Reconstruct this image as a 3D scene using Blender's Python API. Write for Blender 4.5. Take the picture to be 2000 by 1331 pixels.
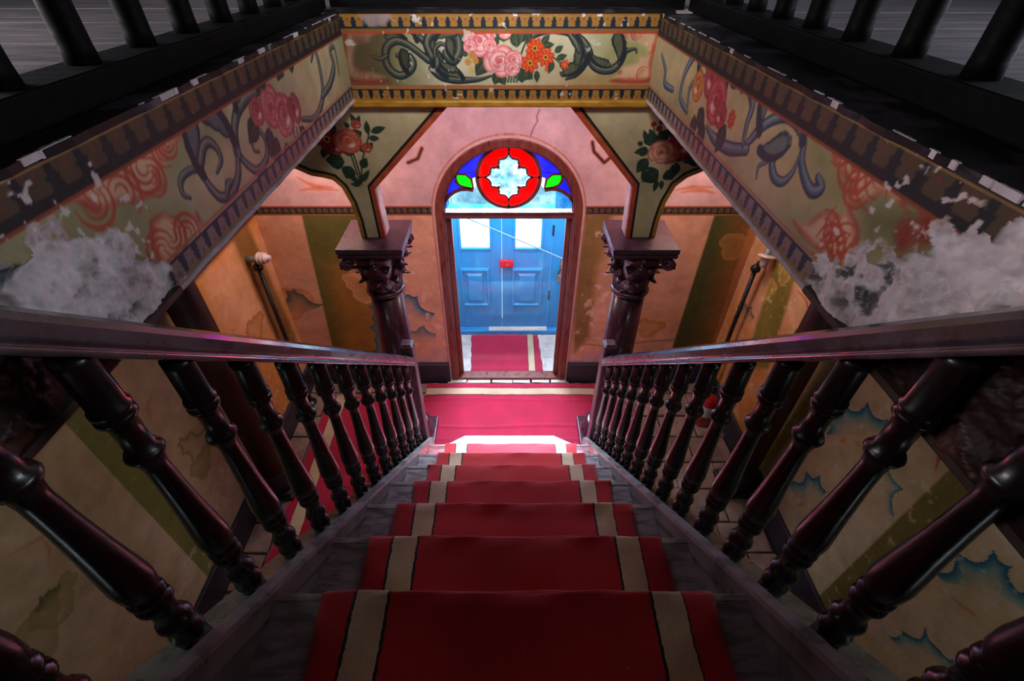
import bpy, bmesh, math, random
import numpy as np
from mathutils import Vector, Matrix
random.seed(7)
RNG = np.random.default_rng(11)
for o in list(bpy.data.objects): bpy.data.objects.remove(o)
C = bpy.context.scene.collection
H = 3.392                      # eye height above the lower floor; z below is given relative to the eye
PI = math.pi

# ------------------------------------------------------------------ camera, sky, lights, exposure
cam_d = bpy.data.cameras.new('camera'); cam = bpy.data.objects.new('camera', cam_d); C.objects.link(cam)
cam.location = (0, 0, H); cam.rotation_euler = (math.radians(90 - 40.4), 0, 0)
cam_d.sensor_width = 36; cam_d.lens = 930 / 2000 * 36; cam_d.shift_x = 0.005; cam_d.clip_start = 0.02
bpy.context.scene.camera = cam
sc = bpy.context.scene
sc.view_settings.view_transform = 'Standard'; sc.view_settings.look = 'None'
sc.view_settings.exposure = 0.12; sc.view_settings.gamma = 1.0; sc.view_settings.use_curve_mapping = False
w = bpy.data.worlds.new('sky'); sc.world = w; w.use_nodes = True
bgn = w.node_tree.nodes['Background']; bgn.inputs[0].default_value = (0.78, 0.93, 1.0, 1); bgn.inputs[1].default_value = 1.75

def area(name, loc, rot, sx, sy, watts, col, spread=180):
    d = bpy.data.lights.new(name, 'AREA'); d.shape = 'RECTANGLE'; d.size = sx; d.size_y = sy
    d.energy = watts; d.color = col; d.spread = math.radians(spread)
    o = bpy.data.objects.new(name, d); C.objects.link(o); o.location = (loc[0], loc[1], loc[2] + H)
    o.rotation_euler = [math.radians(a) for a in rot]; return o
# daylight entering high above the street doors
area('daylight_over_street_doors', (0.0, 4.62, -0.98), (-60, 0, 0), 1.15, 0.85, 260, (0.74, 0.84, 1.0), 150)
# added fill light brightening the porch between the two doorways
area('porch_fill', (0.0, 3.68, -0.60), (38, 0, 0), 0.95, 0.25, 85, (0.62, 0.93, 1.0))
sp = bpy.data.lights.new('added_step_spot', 'SPOT'); sp.energy = 9500; sp.color = (0.80, 0.84, 1.0); sp.spot_size = math.radians(25); sp.spot_blend = .4; sp.shadow_soft_size = .05  # added spot aimed through the fanlight to brighten the lowest steps
spo = bpy.data.objects.new('added_step_spot', sp); C.objects.link(spo); spo.location = (0, 3.97, -.66 + H); spo.rotation_euler = Vector((0, -1.95, -2.17)).to_track_quat('-Z', 'Y').to_euler()
# added unseen fill lights under the upper floor, on both sides of the stairs and between arcade and doorway
area('hall_fill_left', (-1.30, 2.95, -0.70), (0, 0, 0), 0.40, 0.30, 14, (1.0, 0.74, 0.60))
area('hall_fill_right', (1.33, 2.95, -0.70), (0, 0, 0), 0.40, 0.30, 13, (1.0, 0.76, 0.62))
area('hall_fill_left_rear', (-1.25, 0.55, -0.80), (0, 0, 0), 0.30, 0.30, 1.7, (0.84, 1.0, 0.90))
area('hall_fill_right_rear', (1.30, 0.55, -0.80), (0, 0, 0), 0.30, 0.30, 1.7, (0.92, 1.0, 0.88))
area('hall_fill_doorway', (0.0, 2.95, -0.665), (0, 0, 0), 1.2, 0.14, 8.5, (0.96, 0.84, 1.0))
# added fill lights at the upper floor's sides and high in the stairwell
area('upper_fill_left', (-3.0, 0.95, 0.32), (0, -90, 0), 0.9, 1.8, 80, (1.0, 0.95, 0.98))
area('upper_fill_right', (3.0, 0.95, 0.32), (0, 90, 0), 0.9, 1.8, 62, (0.82, 0.88, 1.0))
area('stairwell_fill', (0.0, 1.45, 0.55), (63, 0, 0), 0.35, 0.30, 9.5, (1.0, 0.95, 0.90), 104)

# ------------------------------------------------------------------ helpers
def srgb(c):
    c = np.asarray(c, float) / 255.0
    return np.where(c <= 0.04045, c / 12.92, ((c + 0.055) / 1.055) ** 2.4)
def s4(c): return tuple(float(v) for v in srgb(c)) + (1.0,)
TH = math.radians(40.4); CT, ST = math.cos(TH), math.sin(TH); F = 930.0
def on_y(px, py, Y):
    u = (px - 990) / F; v = (py - 665.5) / F; t = Y / (CT - v * ST); return u * t, (-ST - v * CT) * t
def on_x(px, py, X):
    u = (px - 990) / F; v = (py - 665.5) / F; t = X / u; return (CT - v * ST) * t, (-ST - v * CT) * t

ROOT = {}
def link_mesh(name, me, mat, parent=None, kind=None):
    o = bpy.data.objects.new(name, me); C.objects.link(o)
    if mat is not None:
        for m in (mat if isinstance(mat, (list, tuple)) else [mat]): me.materials.append(m)
    if parent is not None: o.parent = parent
    if kind: o['kind'] = kind
    return o
def origin_of(parent):
    v = Vector((0, 0, 0)); p = parent
    while p is not None: v += p.location; p = p.parent
    return v
def mesh(name, verts, faces, mat, parent=None, smooth=False, kind=None, origin=None, fm=None):
    """verts relative to the eye height; stored relative to the parent's origin (or own origin)."""
    base = origin_of(parent)
    org = Vector(origin) + Vector((0, 0, H)) if origin is not None else base
    me = bpy.data.meshes.new(name)
    me.from_pydata([(x - org.x, y - org.y, z + H - org.z) for x, y, z in verts], [], faces)
    if fm is not None: me.polygons.foreach_set('material_index', fm)
    bm = bmesh.new(); bm.from_mesh(me); bmesh.ops.recalc_face_normals(bm, faces=bm.faces); bm.to_mesh(me); bm.free()
    if smooth: me.shade_smooth(); 
    me.update()
    o = link_mesh(name, me, mat, parent, kind); o.location = org - base
    return o
def bevel(o, wd=0.004, seg=2):
    m = o.modifiers.new('bevel', 'BEVEL'); m.width = wd; m.segments = seg; m.limit_method = 'ANGLE'; m.angle_limit = math.radians(35)
    return o
def boxv(x0, x1, y0, y1, z0, z1):
    v = [(x, y, z) for z in (z0, z1) for y in (y0, y1) for x in (x0, x1)]
    f = [(0, 2, 3, 1), (4, 5, 7, 6), (0, 1, 5, 4), (1, 3, 7, 5), (3, 2, 6, 7), (2, 0, 4, 6)]
    return v, f
def box(name, x0, x1, y0, y1, z0, z1, mat, parent=None, bev=0.0, **k):
    v, f = boxv(x0, x1, y0, y1, z0, z1); o = mesh(name, v, f, mat, parent, **k)
    if bev: bevel(o, bev)
    return o
def merge(parts):
    V, Fa = [], []
    for v, f in parts:
        n = len(V); V += list(v); Fa += [tuple(i + n for i in q) for q in f]
    return V, Fa
def prism(poly, axis, a0, a1):
    """poly: 2-D points; axis 'x': (y,z), 'y': (x,z), 'z': (x,y); extruded from a0 to a1"""
    def P(p, a): return {'x': (a, p[0], p[1]), 'y': (p[0], a, p[1]), 'z': (p[0], p[1], a)}[axis]
    n = len(poly); V = [P(p, a0) for p in poly] + [P(p, a1) for p in poly]
    Fa = [tuple(range(n)), tuple(reversed(range(n, 2 * n)))] + [(i, (i + 1) % n, (i + 1) % n + n, i + n) for i in range(n)]
    return V, Fa
def lathe(prof, cx, cy, z0, n=20, cap=True, sz=1.0, sr=1.0):
    V, Fa = [], []
    for z, r in prof:
        for i in range(n):
            a = 2 * PI * i / n; V.append((cx + sr * r * math.cos(a), cy + sr * r * math.sin(a), z0 + z * sz))
    for k in range(len(prof) - 1):
        for i in range(n):
            j = (i + 1) % n; Fa.append((k * n + i, k * n + j, (k + 1) * n + j, (k + 1) * n + i))
    if cap:
        Fa.append(tuple(range(n))); Fa.append(tuple((len(prof) - 1) * n + i for i in reversed(range(n))))
    return V, Fa
def tube(pts, r, n=10, closed=False):
    pts = [Vector(p) for p in pts]; V, Fa = [], []; up0 = None
    for i, p in enumerate(pts):
        a = pts[max(i - 1, 0)]; b = pts[min(i + 1, len(pts) - 1)]; d = (b - a).normalized()
        u = up0 if up0 is not None else (Vector((0, 0, 1)) if abs(d.z) < .9 else Vector((1, 0, 0)))
        s = d.cross(u).normalized(); u = s.cross(d).normalized(); up0 = u
        rr = r[i] if isinstance(r, (list, tuple)) else r
        for k in range(n):
            t = 2 * PI * k / n; V.append(tuple(p + s * math.cos(t) * rr + u * math.sin(t) * rr))
    for i in range(len(pts) - 1):
        for k in range(n):
            j = (k + 1) % n; Fa.append((i * n + k, i * n + j, (i + 1) * n + j, (i + 1) * n + k))
    Fa.append(tuple(range(n))); Fa.append(tuple((len(pts) - 1) * n + i for i in reversed(range(n))))
    return V, Fa
def sweep(prof, xs, path):
    """prof: closed list of (x,h) ; path list of (y,z) ; solid along the path"""
    n = len(prof); V = []; Fa = []
    for y, z in path:
        for x, h in prof: V.append((xs + x, y, z + h))
    for k in range(len(path) - 1):
        for i in range(n):
            j = (i + 1) % n; Fa.append((k * n + i, k * n + j, (k + 1) * n + j, (k + 1) * n + i))
    Fa.append(tuple(range(n))); Fa.append(tuple((len(path) - 1) * n + i for i in reversed(range(n))))
    return V, Fa
def thing(name, label, cat, loc, group=None):
    o = bpy.data.objects.new(name, None); C.objects.link(o); o.location = (loc[0], loc[1], loc[2] + H)
    o['label'] = label; o['category'] = cat; o['kind'] = 'thing'
    if group: o['group'] = group
    return o
def tag(o, label, cat, group=None):
    o['label'] = label; o['category'] = cat; o['kind'] = 'thing'
    if group: o['group'] = group
    return o
def catmull(pts, n=8):
    pts = [np.array(p, float) for p in pts]
    if len(pts) < 3: return [pts[0] + (pts[-1] - pts[0]) * t for t in np.linspace(0, 1, n)]
    P = [2 * pts[0] - pts[1]] + pts + [2 * pts[-1] - pts[-2]]; out = []
    for i in range(1, len(P) - 2):
        for t in np.linspace(0, 1, n, endpoint=False):
            a, b, c, d = P[i - 1], P[i], P[i + 1], P[i + 2]
            out.append(.5 * ((2 * b) + (c - a) * t + (2 * a - 5 * b + 4 * c - d) * t * t + (3 * b - a - 3 * c + d) * t ** 3))
    out.append(P[-2]); return out

# ------------------------------------------------------------------ materials
def nodes(name):
    m = bpy.data.materials.new(name); m.use_nodes = True
    nt = m.node_tree; b = nt.nodes['Principled BSDF']; return m, nt, b
def N(nt, t, **k):
    n = nt.nodes.new(t)
    for a, v in k.items(): setattr(n, a, v)
    return n
def noise(nt, scale, detail=6, coord='Object', stretch=None, rough=0.6):
    tc = N(nt, 'ShaderNodeTexCoord'); n = N(nt, 'ShaderNodeTexNoise'); n.inputs['Scale'].default_value = scale
    n.inputs['Detail'].default_value = detail; n.inputs['Roughness'].default_value = rough
    if stretch:
        mp = N(nt, 'ShaderNodeMapping'); mp.inputs['Scale'].default_value = stretch
        nt.links.new(tc.outputs[coord], mp.inputs['Vector']); nt.links.new(mp.outputs[0], n.inputs['Vector'])
    else: nt.links.new(tc.outputs[coord], n.inputs['Vector'])
    return n
def ramp(nt, src, stops, interp='LINEAR'):
    r = N(nt, 'ShaderNodeValToRGB'); r.color_ramp.interpolation = interp
    e = r.color_ramp.elements
    while len(e) < len(stops): e.new(0.5)
    for i, (p, c) in enumerate(stops): e[i].position = p; e[i].color = c
    nt.links.new(src, r.inputs[0]); return r
def mixc(nt, fac, a, b, mode='MIX'):
    m = N(nt, 'ShaderNodeMix', data_type='RGBA', blend_type=mode)
    for s, v in (('Factor', fac), ('A', a), ('B', b)):
        i = [q for q in m.inputs if q.name == s and q.enabled][0] if s == 'Factor' else [q for q in m.inputs if q.name == s and q.type == 'RGBA'][0]
        if hasattr(v, 'links') or hasattr(v, 'is_output'): nt.links.new(v, i)
        else: i.default_value = v
    return [q for q in m.outputs if q.type == 'RGBA'][0]
def bump(nt, b, src, dist=0.003, strength=0.5):
    bp = N(nt, 'ShaderNodeBump'); bp.inputs['Distance'].default_value = dist; bp.inputs['Strength'].default_value = strength
    nt.links.new(src, bp.inputs['Height']); nt.links.new(bp.outputs[0], b.inputs['Normal'])
W1, B1 = (1, 1, 1, 1), (0, 0, 0, 1)
def mat_simple(name, c, c2=None, scale=12, rough=0.6, stretch=None, bumpd=0.002, spec=0.5, lo=.35, hi=.7, coat=0, metal=0, rvar=.12):
    m, nt, b = nodes(name); n = noise(nt, scale, stretch=stretch)
    r = ramp(nt, n.outputs['Fac'], [(lo, s4(c)), (hi, s4(c2 or c))]); nt.links.new(r.outputs[0], b.inputs['Base Color'])
    rr = ramp(nt, n.outputs['Fac'], [(lo, (max(rough - rvar, .03),) * 3 + (1,)), (hi, (min(rough + rvar, 1),) * 3 + (1,))]); nt.links.new(rr.outputs[0], b.inputs['Roughness'])
    b.inputs['Specular IOR Level'].default_value = spec; b.inputs['Metallic'].default_value = metal
    if coat: b.inputs['Coat Weight'].default_value = coat; b.inputs['Coat Roughness'].default_value = .12
    if bumpd:
        n2 = noise(nt, scale * 4, stretch=stretch); bump(nt, b, n2.outputs['Fac'], bumpd)
    return m
def mat_painted(name, rough=.72, speck=.35, speckcol=(214, 196, 190), bumpd=.003, thr=.665):
    """colour from the 'Col' attribute (the mural itself), with small flaked specks and scratches"""
    m, nt, b = nodes(name); at = N(nt, 'ShaderNodeAttribute', attribute_name='Col')
    n = noise(nt, 38, 8); r = ramp(nt, n.outputs['Fac'], [(thr, B1), (thr + .02, (speck,) * 3 + (1,))])
    c = mixc(nt, r.outputs[0], at.outputs['Color'], s4(speckcol))
    n3 = noise(nt, 9, 5); g = ramp(nt, n3.outputs['Fac'], [(.3, (.80, .80, .80, 1)), (.7, (1.12, 1.12, 1.12, 1))])
    c = mixc(nt, 1.0, c, g.outputs[0], 'MULTIPLY'); nt.links.new(c, b.inputs['Base Color'])
    b.inputs['Roughness'].default_value = rough; b.inputs['Specular IOR Level'].default_value = .35
    n2 = noise(nt, 60, 6); bump(nt, b, n2.outputs['Fac'], bumpd, .45); return m
M = {}
M['mural'] = mat_painted('mural_plaster')
M['beam_mural'] = mat_painted('beam_mural_plaster', rough=.6, speck=.5, thr=.70)
M['tread'] = mat_simple('worn_grey_tread_wood', (112, 105, 108), (156, 148, 151), 9, .33, (1.2, 5, 3), .0012, .6, .38, .66, rvar=.14)
M['string'] = mat_simple('worn_string_wood', (98, 98, 97), (142, 140, 140), 9, .36, None, 0, .6, .4, .7)
M['dark_wood'] = mat_simple('dark_turned_wood', (15, 9, 12), (27, 16, 21), 9, .33, (3, 3, .6), .001, .5, coat=.25)
M['rail'] = mat_simple('polished_handrail_wood', (46, 40, 48), (78, 70, 82), 9, .27, None, 0, .7, coat=.4)
M['nosing'] = mat_simple('worn_nosing_highlight', (118, 110, 110), (176, 168, 168), 14, .32, (1, 4, 4), .001, .6)  # worn nosing, paler so the edge highlight sits in the colour
M['newel'] = mat_simple('newel_wood', (70, 42, 52), (112, 84, 94), 14, .4, (4, 4, .8), .002, .5)
M['black_wood'] = mat_simple('black_upper_wood', (5, 4, 6), (12, 10, 12), 7, .65, (1, 6, 6), .001, .08)
M['curb_top'] = mat_simple('worn_curb_paint', (22, 18, 22), (92, 82, 92), 6, .6, None, .002, .2, .50, .80)
M['plaster_white'] = mat_simple('bare_white_plaster', (168, 152, 156), (205, 192, 200), 14, .8, None, .006, .3)
M['column'] = mat_simple('purple_brown_column_paint', (50, 18, 32), (76, 30, 48), 5, .32, (2, 2, .7), .0015, .6, coat=.25)
M['capital'] = mat_simple('capital_paint', (44, 18, 32), (72, 34, 54), 16, .4, None, .004, .55, coat=.15)
M['side_column'] = mat_simple('side_column_paint', (50, 20, 22), (70, 32, 32), 5, .45, (2, 2, .7), .0015, .4)
M['skirting'] = mat_simple('dark_blue_skirting', (32, 30, 42), (50, 46, 60), 8, .5, None, .002, .4)
M['dark_red'] = mat_simple('dark_red_upper_wall', (44, 14, 12), (104, 52, 42), 7, .5, None, .012, .4, .45, .78)
M['cornice'] = mat_simple('brown_cornice', (44, 30, 28), (70, 50, 44), 10, .5)
M['border_orange'] = mat_simple('orange_red_border', (158, 58, 34), (196, 92, 52), 14, .6)
M['border_black'] = mat_simple('black_border', (22, 18, 18), (40, 32, 28), 14, .6)
M['gold'] = mat_simple('ochre_gold_moulding', (150, 100, 24), (196, 146, 44), 12, .42, (1, 3, 3), .002)
M['stone'] = mat_simple('floor_stone', (104, 84, 78), (150, 124, 114), 7, .6, None, .006, .4)
M['stone_pale'] = mat_simple('threshold_stone', (176, 164, 160), (214, 204, 198), 9, .5, None, .005, .45)
M['mortar'] = mat_simple('dark_joint', (26, 20, 20), (40, 32, 30), 20, .9)
M['marble'] = mat_simple('pale_marble_step', (176, 184, 198), (240, 243, 250), 9, .30, None, .002, .7, .42, .56)
M['frame'] = mat_simple('red_brown_door_frame', (92, 38, 32), (130, 62, 48), 9, .38, (3, 3, .8), .0015, .5)
M['frame_dark'] = mat_simple('dark_fanlight_frame', (84, 36, 40), (110, 54, 54), 9, .4, None, .001, .5)
M['blue'] = mat_simple('street_door_blue', (14, 126, 184), (22, 138, 196), 6, .45, (3, 3, .8), .001, .4)
M['lock'] = mat_simple('red_lock_enamel', (180, 14, 30), (205, 26, 44), 6, .3, None, 0)
M['metal'] = mat_simple('dark_iron', (34, 32, 36), (54, 50, 52), 20, .45, metal=.6)
M['stay'] = mat_simple('pale_stay_metal', (120, 140, 160), (150, 168, 184), 20, .5)
M['brass'] = mat_simple('worn_brass', (150, 120, 90), (190, 160, 120), 20, .35, metal=.8)
M['pipe'] = mat_simple('black_pipe', (14, 12, 16), (24, 22, 28), 20, .35)
M['porcelain'] = mat_simple('old_porcelain', (176, 150, 150), (208, 186, 184), 20, .35, None, .001)
M['ext_red'] = mat_simple('extinguisher_red', (150, 12, 16), (178, 22, 26), 8, .3, None, 0, coat=.5)
M['black_plastic'] = mat_simple('black_plastic', (12, 12, 14), (20, 20, 22), 20, .4, None, 0)
M['paper'] = mat_simple('label_paper', (196, 196, 200), (216, 216, 218), 12, .7, None, 0)
M['upper_floor'] = mat_simple('upper_floor_boards', (82, 76, 80), (118, 108, 112), 4, .55, (1, 7, 1), .002)
M['ceiling'] = mat_simple('dark_soffit', (52, 34, 32), (72, 50, 46), 6, .7)
M['pink_plain'] = mat_simple('pink_reveal_plaster', (190, 140, 134), (214, 166, 158), 8, .7, None, .003)
M['porch'] = mat_simple('pale_porch_plaster', (170, 178, 186), (196, 202, 206), 6, .8)

def mat_carpet(name, axis, stops, period=None):
    """woven runner: stripes across one object axis (positions in metres), wavy edges, pile"""
    m, nt, b = nodes(name); tc = N(nt, 'ShaderNodeTexCoord'); sx = N(nt, 'ShaderNodeSeparateXYZ')
    nz = noise(nt, 60, 3); nt.links.new(tc.outputs['Object'], sx.inputs[0])
    mm = N(nt, 'ShaderNodeMath', operation='MULTIPLY_ADD'); mm.inputs[1].default_value = .010; nt.links.new(nz.outputs['Fac'], mm.inputs[0]); nt.links.new(sx.outputs[axis], mm.inputs[2])
    lo, hi = stops[0][0], stops[-1][0]
    mr = N(nt, 'ShaderNodeMapRange'); mr.inputs['From Min'].default_value = lo + .005; mr.inputs['From Max'].default_value = hi + .005; nt.links.new(mm.outputs[0], mr.inputs['Value'])
    r = ramp(nt, mr.outputs[0], [((p - lo) / (hi - lo), s4(c)) for p, c in stops[:-1]], 'CONSTANT')
    n2 = noise(nt, 420, 2); g = ramp(nt, n2.outputs['Fac'], [(.3, (.72, .72, .72, 1)), (.7, (1.2, 1.2, 1.2, 1))])
    c = mixc(nt, 1.0, r.outputs[0], g.outputs[0], 'MULTIPLY')
    n4 = noise(nt, 5, 5); g2 = ramp(nt, n4.outputs['Fac'], [(.35, (.82, .78, .78, 1)), (.65, (1.06, 1.06, 1.06, 1))])
    c = mixc(nt, 1.0, c, g2.outputs[0], 'MULTIPLY')
    n5 = noise(nt, 26, 6); g3 = ramp(nt, n5.outputs['Fac'], [(.71, B1), (.75, (.55, .55, .55, 1))]); c = mixc(nt, g3.outputs[0], c, s4((206, 120, 140)))
    nt.links.new(c, b.inputs['Base Color']); b.inputs['Roughness'].default_value = .85
    b.inputs['Specular IOR Level'].default_value = .3; b.inputs['Sheen Weight'].default_value = .3; b.inputs['Sheen Roughness'].default_value = .5
    bump(nt, b, n2.outputs['Fac'], .003, .6); return m
RED, BEI, BLK, CRM = (176, 5, 20), (196, 170, 140), (24, 8, 12), (172, 0, 56)
def glass(name, col, alpha, rough=.05, gloss=.10, dirt=0, c2=None):
    """thin coloured pane that lets light straight through"""
    m = bpy.data.materials.new(name); m.use_nodes = True; nt = m.node_tree; nt.nodes.clear()
    out = N(nt, 'ShaderNodeOutputMaterial'); tr = N(nt, 'ShaderNodeBsdfTransparent'); gl = N(nt, 'ShaderNodeBsdfGlossy'); gl.inputs['Roughness'].default_value = rough
    tl = N(nt, 'ShaderNodeBsdfTranslucent'); mx = N(nt, 'ShaderNodeMixShader'); mx2 = N(nt, 'ShaderNodeMixShader')
    n = noise(nt, 9, 7); c2 = s4(c2) if c2 else tuple(v * .72 for v in srgb(col)) + (1,)
    r = ramp(nt, n.outputs['Fac'], [(.35, c2), (.65, s4(col))]); nt.links.new(r.outputs[0], tr.inputs[0]); nt.links.new(r.outputs[0], tl.inputs[0])
    if dirt:
        d = noise(nt, 14, 8); dr = ramp(nt, d.outputs['Fac'], [(.42, (alpha,) * 3 + (1,)), (.7, (dirt,) * 3 + (1,))]); nt.links.new(dr.outputs[0], mx.inputs[0])
    else: mx.inputs[0].default_value = alpha
    nt.links.new(tr.outputs[0], mx.inputs[1]); nt.links.new(tl.outputs[0], mx.inputs[2])
    mx2.inputs[0].default_value = gloss; nt.links.new(mx.outputs[0], mx2.inputs[1]); nt.links.new(gl.outputs[0], mx2.inputs[2])
    nt.links.new(mx2.outputs[0], out.inputs[0]); return m
M['glass_clear'] = glass('clear_fanlight_glass', (216, 238, 246), .0, dirt=.012, c2=(150, 190, 204))
M['glass_red'] = glass('red_stained_glass', (255, 20, 6), .35, c2=(225, 3, 8))
M['glass_blue'] = glass('blue_stained_glass', (70, 72, 225), .35)
M['glass_green'] = glass('green_stained_glass', (10, 190, 24), .35)
M['glass_orange'] = glass('orange_stained_glass', (240, 80, 10), .35)
M['glass_door'] = glass('door_glass', (250, 253, 255), .0, gloss=.02, c2=(248, 252, 255))
M['glass_window'] = glass('street_window_glass', (230, 246, 252), .35, gloss=.03)

# ------------------------------------------------------------------ mural painter
class Canvas:
    """a dense grid on one wall plane; colour and relief are painted per point, in metres"""
    def __init__(s, plane, c, u0, u1, v0, v1, res, base):
        s.plane, s.c = plane, c; s.nu = int((u1 - u0) / res) + 1; s.nv = int((v1 - v0) / res) + 1
        s.u = np.linspace(u0, u1, s.nu); s.v = np.linspace(v0, v1, s.nv); s.res = res
        s.U, s.V = np.meshgrid(s.u, s.v); s.col = np.zeros((s.nv, s.nu, 3)) + np.array(base, float); s.h = np.zeros((s.nv, s.nu)); s.keep = np.ones((s.nv, s.nu), bool)
    def pt(s, p): return on_y(p[0], p[1], s.c) if s.plane == 'Y' else on_x(p[0], p[1], s.c)
    def pts(s, L, o=(0, 0), k=1.0): return [s.pt((o[0] + p[0] * k, o[1] + p[1] * k)) for p in L]
    def bb(s, P, pad):
        P = np.array(P); a = np.searchsorted(s.u, P[:, 0].min() - pad); b = np.searchsorted(s.u, P[:, 0].max() + pad)
        c = np.searchsorted(s.v, P[:, 1].min() - pad); d = np.searchsorted(s.v, P[:, 1].max() + pad)
        return slice(c, d), slice(a, b)
    def noise(s, f, octv=4, seed=0, su=1.0, sv=1.0):
        out = np.zeros_like(s.U); amp = 1; tot = 0
        for o in range(octv):
            rg = np.random.default_rng(seed * 17 + o); g = rg.random((64, 64)); x = s.U * f * su * 2 ** o + 31.7 * o; y = s.V * f * sv * 2 ** o + 11.3 * o
            xi = np.floor(x).astype(int); yi = np.floor(y).astype(int); tx = x - xi; ty = y - yi; tx = tx * tx * (3 - 2 * tx); ty = ty * ty * (3 - 2 * ty)
            a = g[yi % 64, xi % 64]; b = g[yi % 64, (xi + 1) % 64]; c = g[(yi + 1) % 64, xi % 64]; d = g[(yi + 1) % 64, (xi + 1) % 64]
            out += amp * ((a * (1 - tx) + b * tx) * (1 - ty) + (c * (1 - tx) + d * tx) * ty); tot += amp; amp *= .5
        return out / tot
    def put(s, sl, a, c):
        a = np.clip(a, 0, 1)[..., None]; s.col[sl] = s.col[sl] * (1 - a) + np.array(c, float) * a
    def full(s, a, c): s.put((slice(None), slice(None)), a, c)
    def inside(s, P, sl):
        X, Y = s.U[sl], s.V[sl]; r = np.zeros(X.shape, bool); n = len(P)
        for i in range(n):
            x0, y0 = P[i]; x1, y1 = P[(i + 1) % n]
            if y0 == y1: continue
            r ^= ((y0 > Y) != (y1 > Y)) & (X < (x1 - x0) * (Y - y0) / (y1 - y0) + x0)
        return r
    def dist(s, P, sl, closed=False):
        X, Y = s.U[sl], s.V[sl]; D = np.full(X.shape, 9.0); n = len(P)
        for i in range(n if closed else n - 1):
            x0, y0 = P[i]; x1, y1 = P[(i + 1) % n]; dx, dy = x1 - x0, y1 - y0; L = dx * dx + dy * dy + 1e-12
            t = np.clip(((X - x0) * dx + (Y - y0) * dy) / L, 0, 1); D = np.minimum(D, np.hypot(X - x0 - t * dx, Y - y0 - t * dy))
        return D
    def poly(s, P, c, alpha=1, soft=0.0, smooth=0):
        if smooth: P = [tuple(q) for q in catmull(list(P) + [P[0]], smooth)[:-1]]
        sl = s.bb(P, soft + s.res); ins = s.inside(P, sl); soft = max(soft, s.res * .7)
        d = s.dist(P, sl, True); a = np.where(ins, .5 + d / soft / 2, .5 - d / soft / 2); s.put(sl, np.clip(a, 0, 1) * alpha, c)
    def stroke(s, P, wd, c, alpha=1, n=6, soft=None):
        P = catmull(P, n) if n else [np.array(p) for p in P]; m = len(P); soft = soft or s.res
        if not isinstance(wd, (list, tuple)): wd = [wd, wd]
        W = np.interp(np.linspace(0, 1, m), np.linspace(0, 1, len(wd)), wd); sl = s.bb(P, max(wd) + soft); X, Y = s.U[sl], s.V[sl]; A = np.zeros(X.shape)
        for i in range(m - 1):
            x0, y0 = P[i]; dx, dy = P[i + 1] - P[i]; L = dx * dx + dy * dy + 1e-12
            t = np.clip(((X - x0) * dx + (Y - y0) * dy) / L, 0, 1); D = np.hypot(X - x0 - t * dx, Y - y0 - t * dy)
            A = np.maximum(A, (W[i] * (1 - t) + W[i + 1] * t - D) / soft + .5)
        s.put(sl, np.clip(A, 0, 1) * alpha, c)
    def blob(s, x, y, rx, ry, ang, c, alpha=1, soft=None):
        soft = soft or s.res; P = [(x - max(rx, ry), y - max(rx, ry)), (x + max(rx, ry), y + max(rx, ry))]; sl = s.bb(P, soft)
        X, Y = s.U[sl] - x, s.V[sl] - y; ca, sa = math.cos(ang), math.sin(ang); q = np.hypot((X * ca + Y * sa) / rx, (-X * sa + Y * ca) / ry)
        s.put(sl, np.clip((1 - q) * min(rx, ry) / soft + .5, 0, 1) * alpha, c)
    # ---- motifs
    def leaf(s, x, y, ang, L, wd, c=(34, 52, 36), vein=(92, 104, 70)):
        d = np.array([math.cos(ang), math.sin(ang)]); n = np.array([-d[1], d[0]]); p = np.array([x, y])
        T = np.linspace(0, 1, 9); up = [tuple(p + d * L * t + n * wd * math.sin(PI * t ** .8)) for t in T]; dn = [tuple(p + d * L * t - n * wd * math.sin(PI * t ** .8)) for t in T[::-1]]
        s.poly(up + dn[1:-1], c); s.stroke([p + d * L * .1, p + d * L * .9], [wd * .10, .0006], vein, .8, 2)
        s.stroke([p + d * L * .3 + n * wd * .4, p + d * L * .7 + n * wd * .45], [wd * .14, .0004], vein, .4, 2)
    def rose(s, x, y, r, dark=(168, 62, 74), light=(228, 168, 164), seed=1):
        rg = random.Random(seed)
        for k in range(9):
            a = k * 2.4 + rg.random(); q = .62; s.blob(x + math.cos(a) * r * q, y + math.sin(a) * r * q * .8, r * .52, r * .40, a + PI / 2, dark); s.blob(x + math.cos(a) * r * q * .96, y + math.sin(a) * r * q * .76, r * .45, r * .33, a + PI / 2, light, .85, r * .2)
        s.blob(x, y, r * .66, r * .58, 0, dark); s.blob(x, y, r * .60, r * .52, 0, light, .9, r * .2)
        for k in range(5):
            rr = r * (.52 - .09 * k); a0 = rg.random() * 6; pts = [(x + math.cos(a0 + t) * rr, y + r * .06 + math.sin(a0 + t) * rr * .85) for t in np.linspace(0, 3.6, 7)]
            s.stroke(pts, [r * .02, r * .05, r * .02], dark, .85, 3)
        s.blob(x, y + r * .05, r * .16, r * .14, 0, dark, .8, r * .1); s.blob(x + r * .25, y - r * .3, r * .28, r * .16, .3, (244, 214, 206), .7, r * .15)
    def daisy(s, x, y, r, c=(206, 70, 24), eye=(70, 58, 24), n=8, rim=(150, 36, 18)):
        for k in range(n):
            a = 2 * PI * k / n + .3; s.blob(x + math.cos(a) * r * .58, y + math.sin(a) * r * .58, r * .46, r * .28, a, rim); s.blob(x + math.cos(a) * r * .58, y + math.sin(a) * r * .58, r * .38, r * .21, a, c)
        s.blob(x, y, r * .27, r * .27, 0, (206, 168, 60)); s.blob(x, y, r * .17, r * .17, 0, eye)
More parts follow.
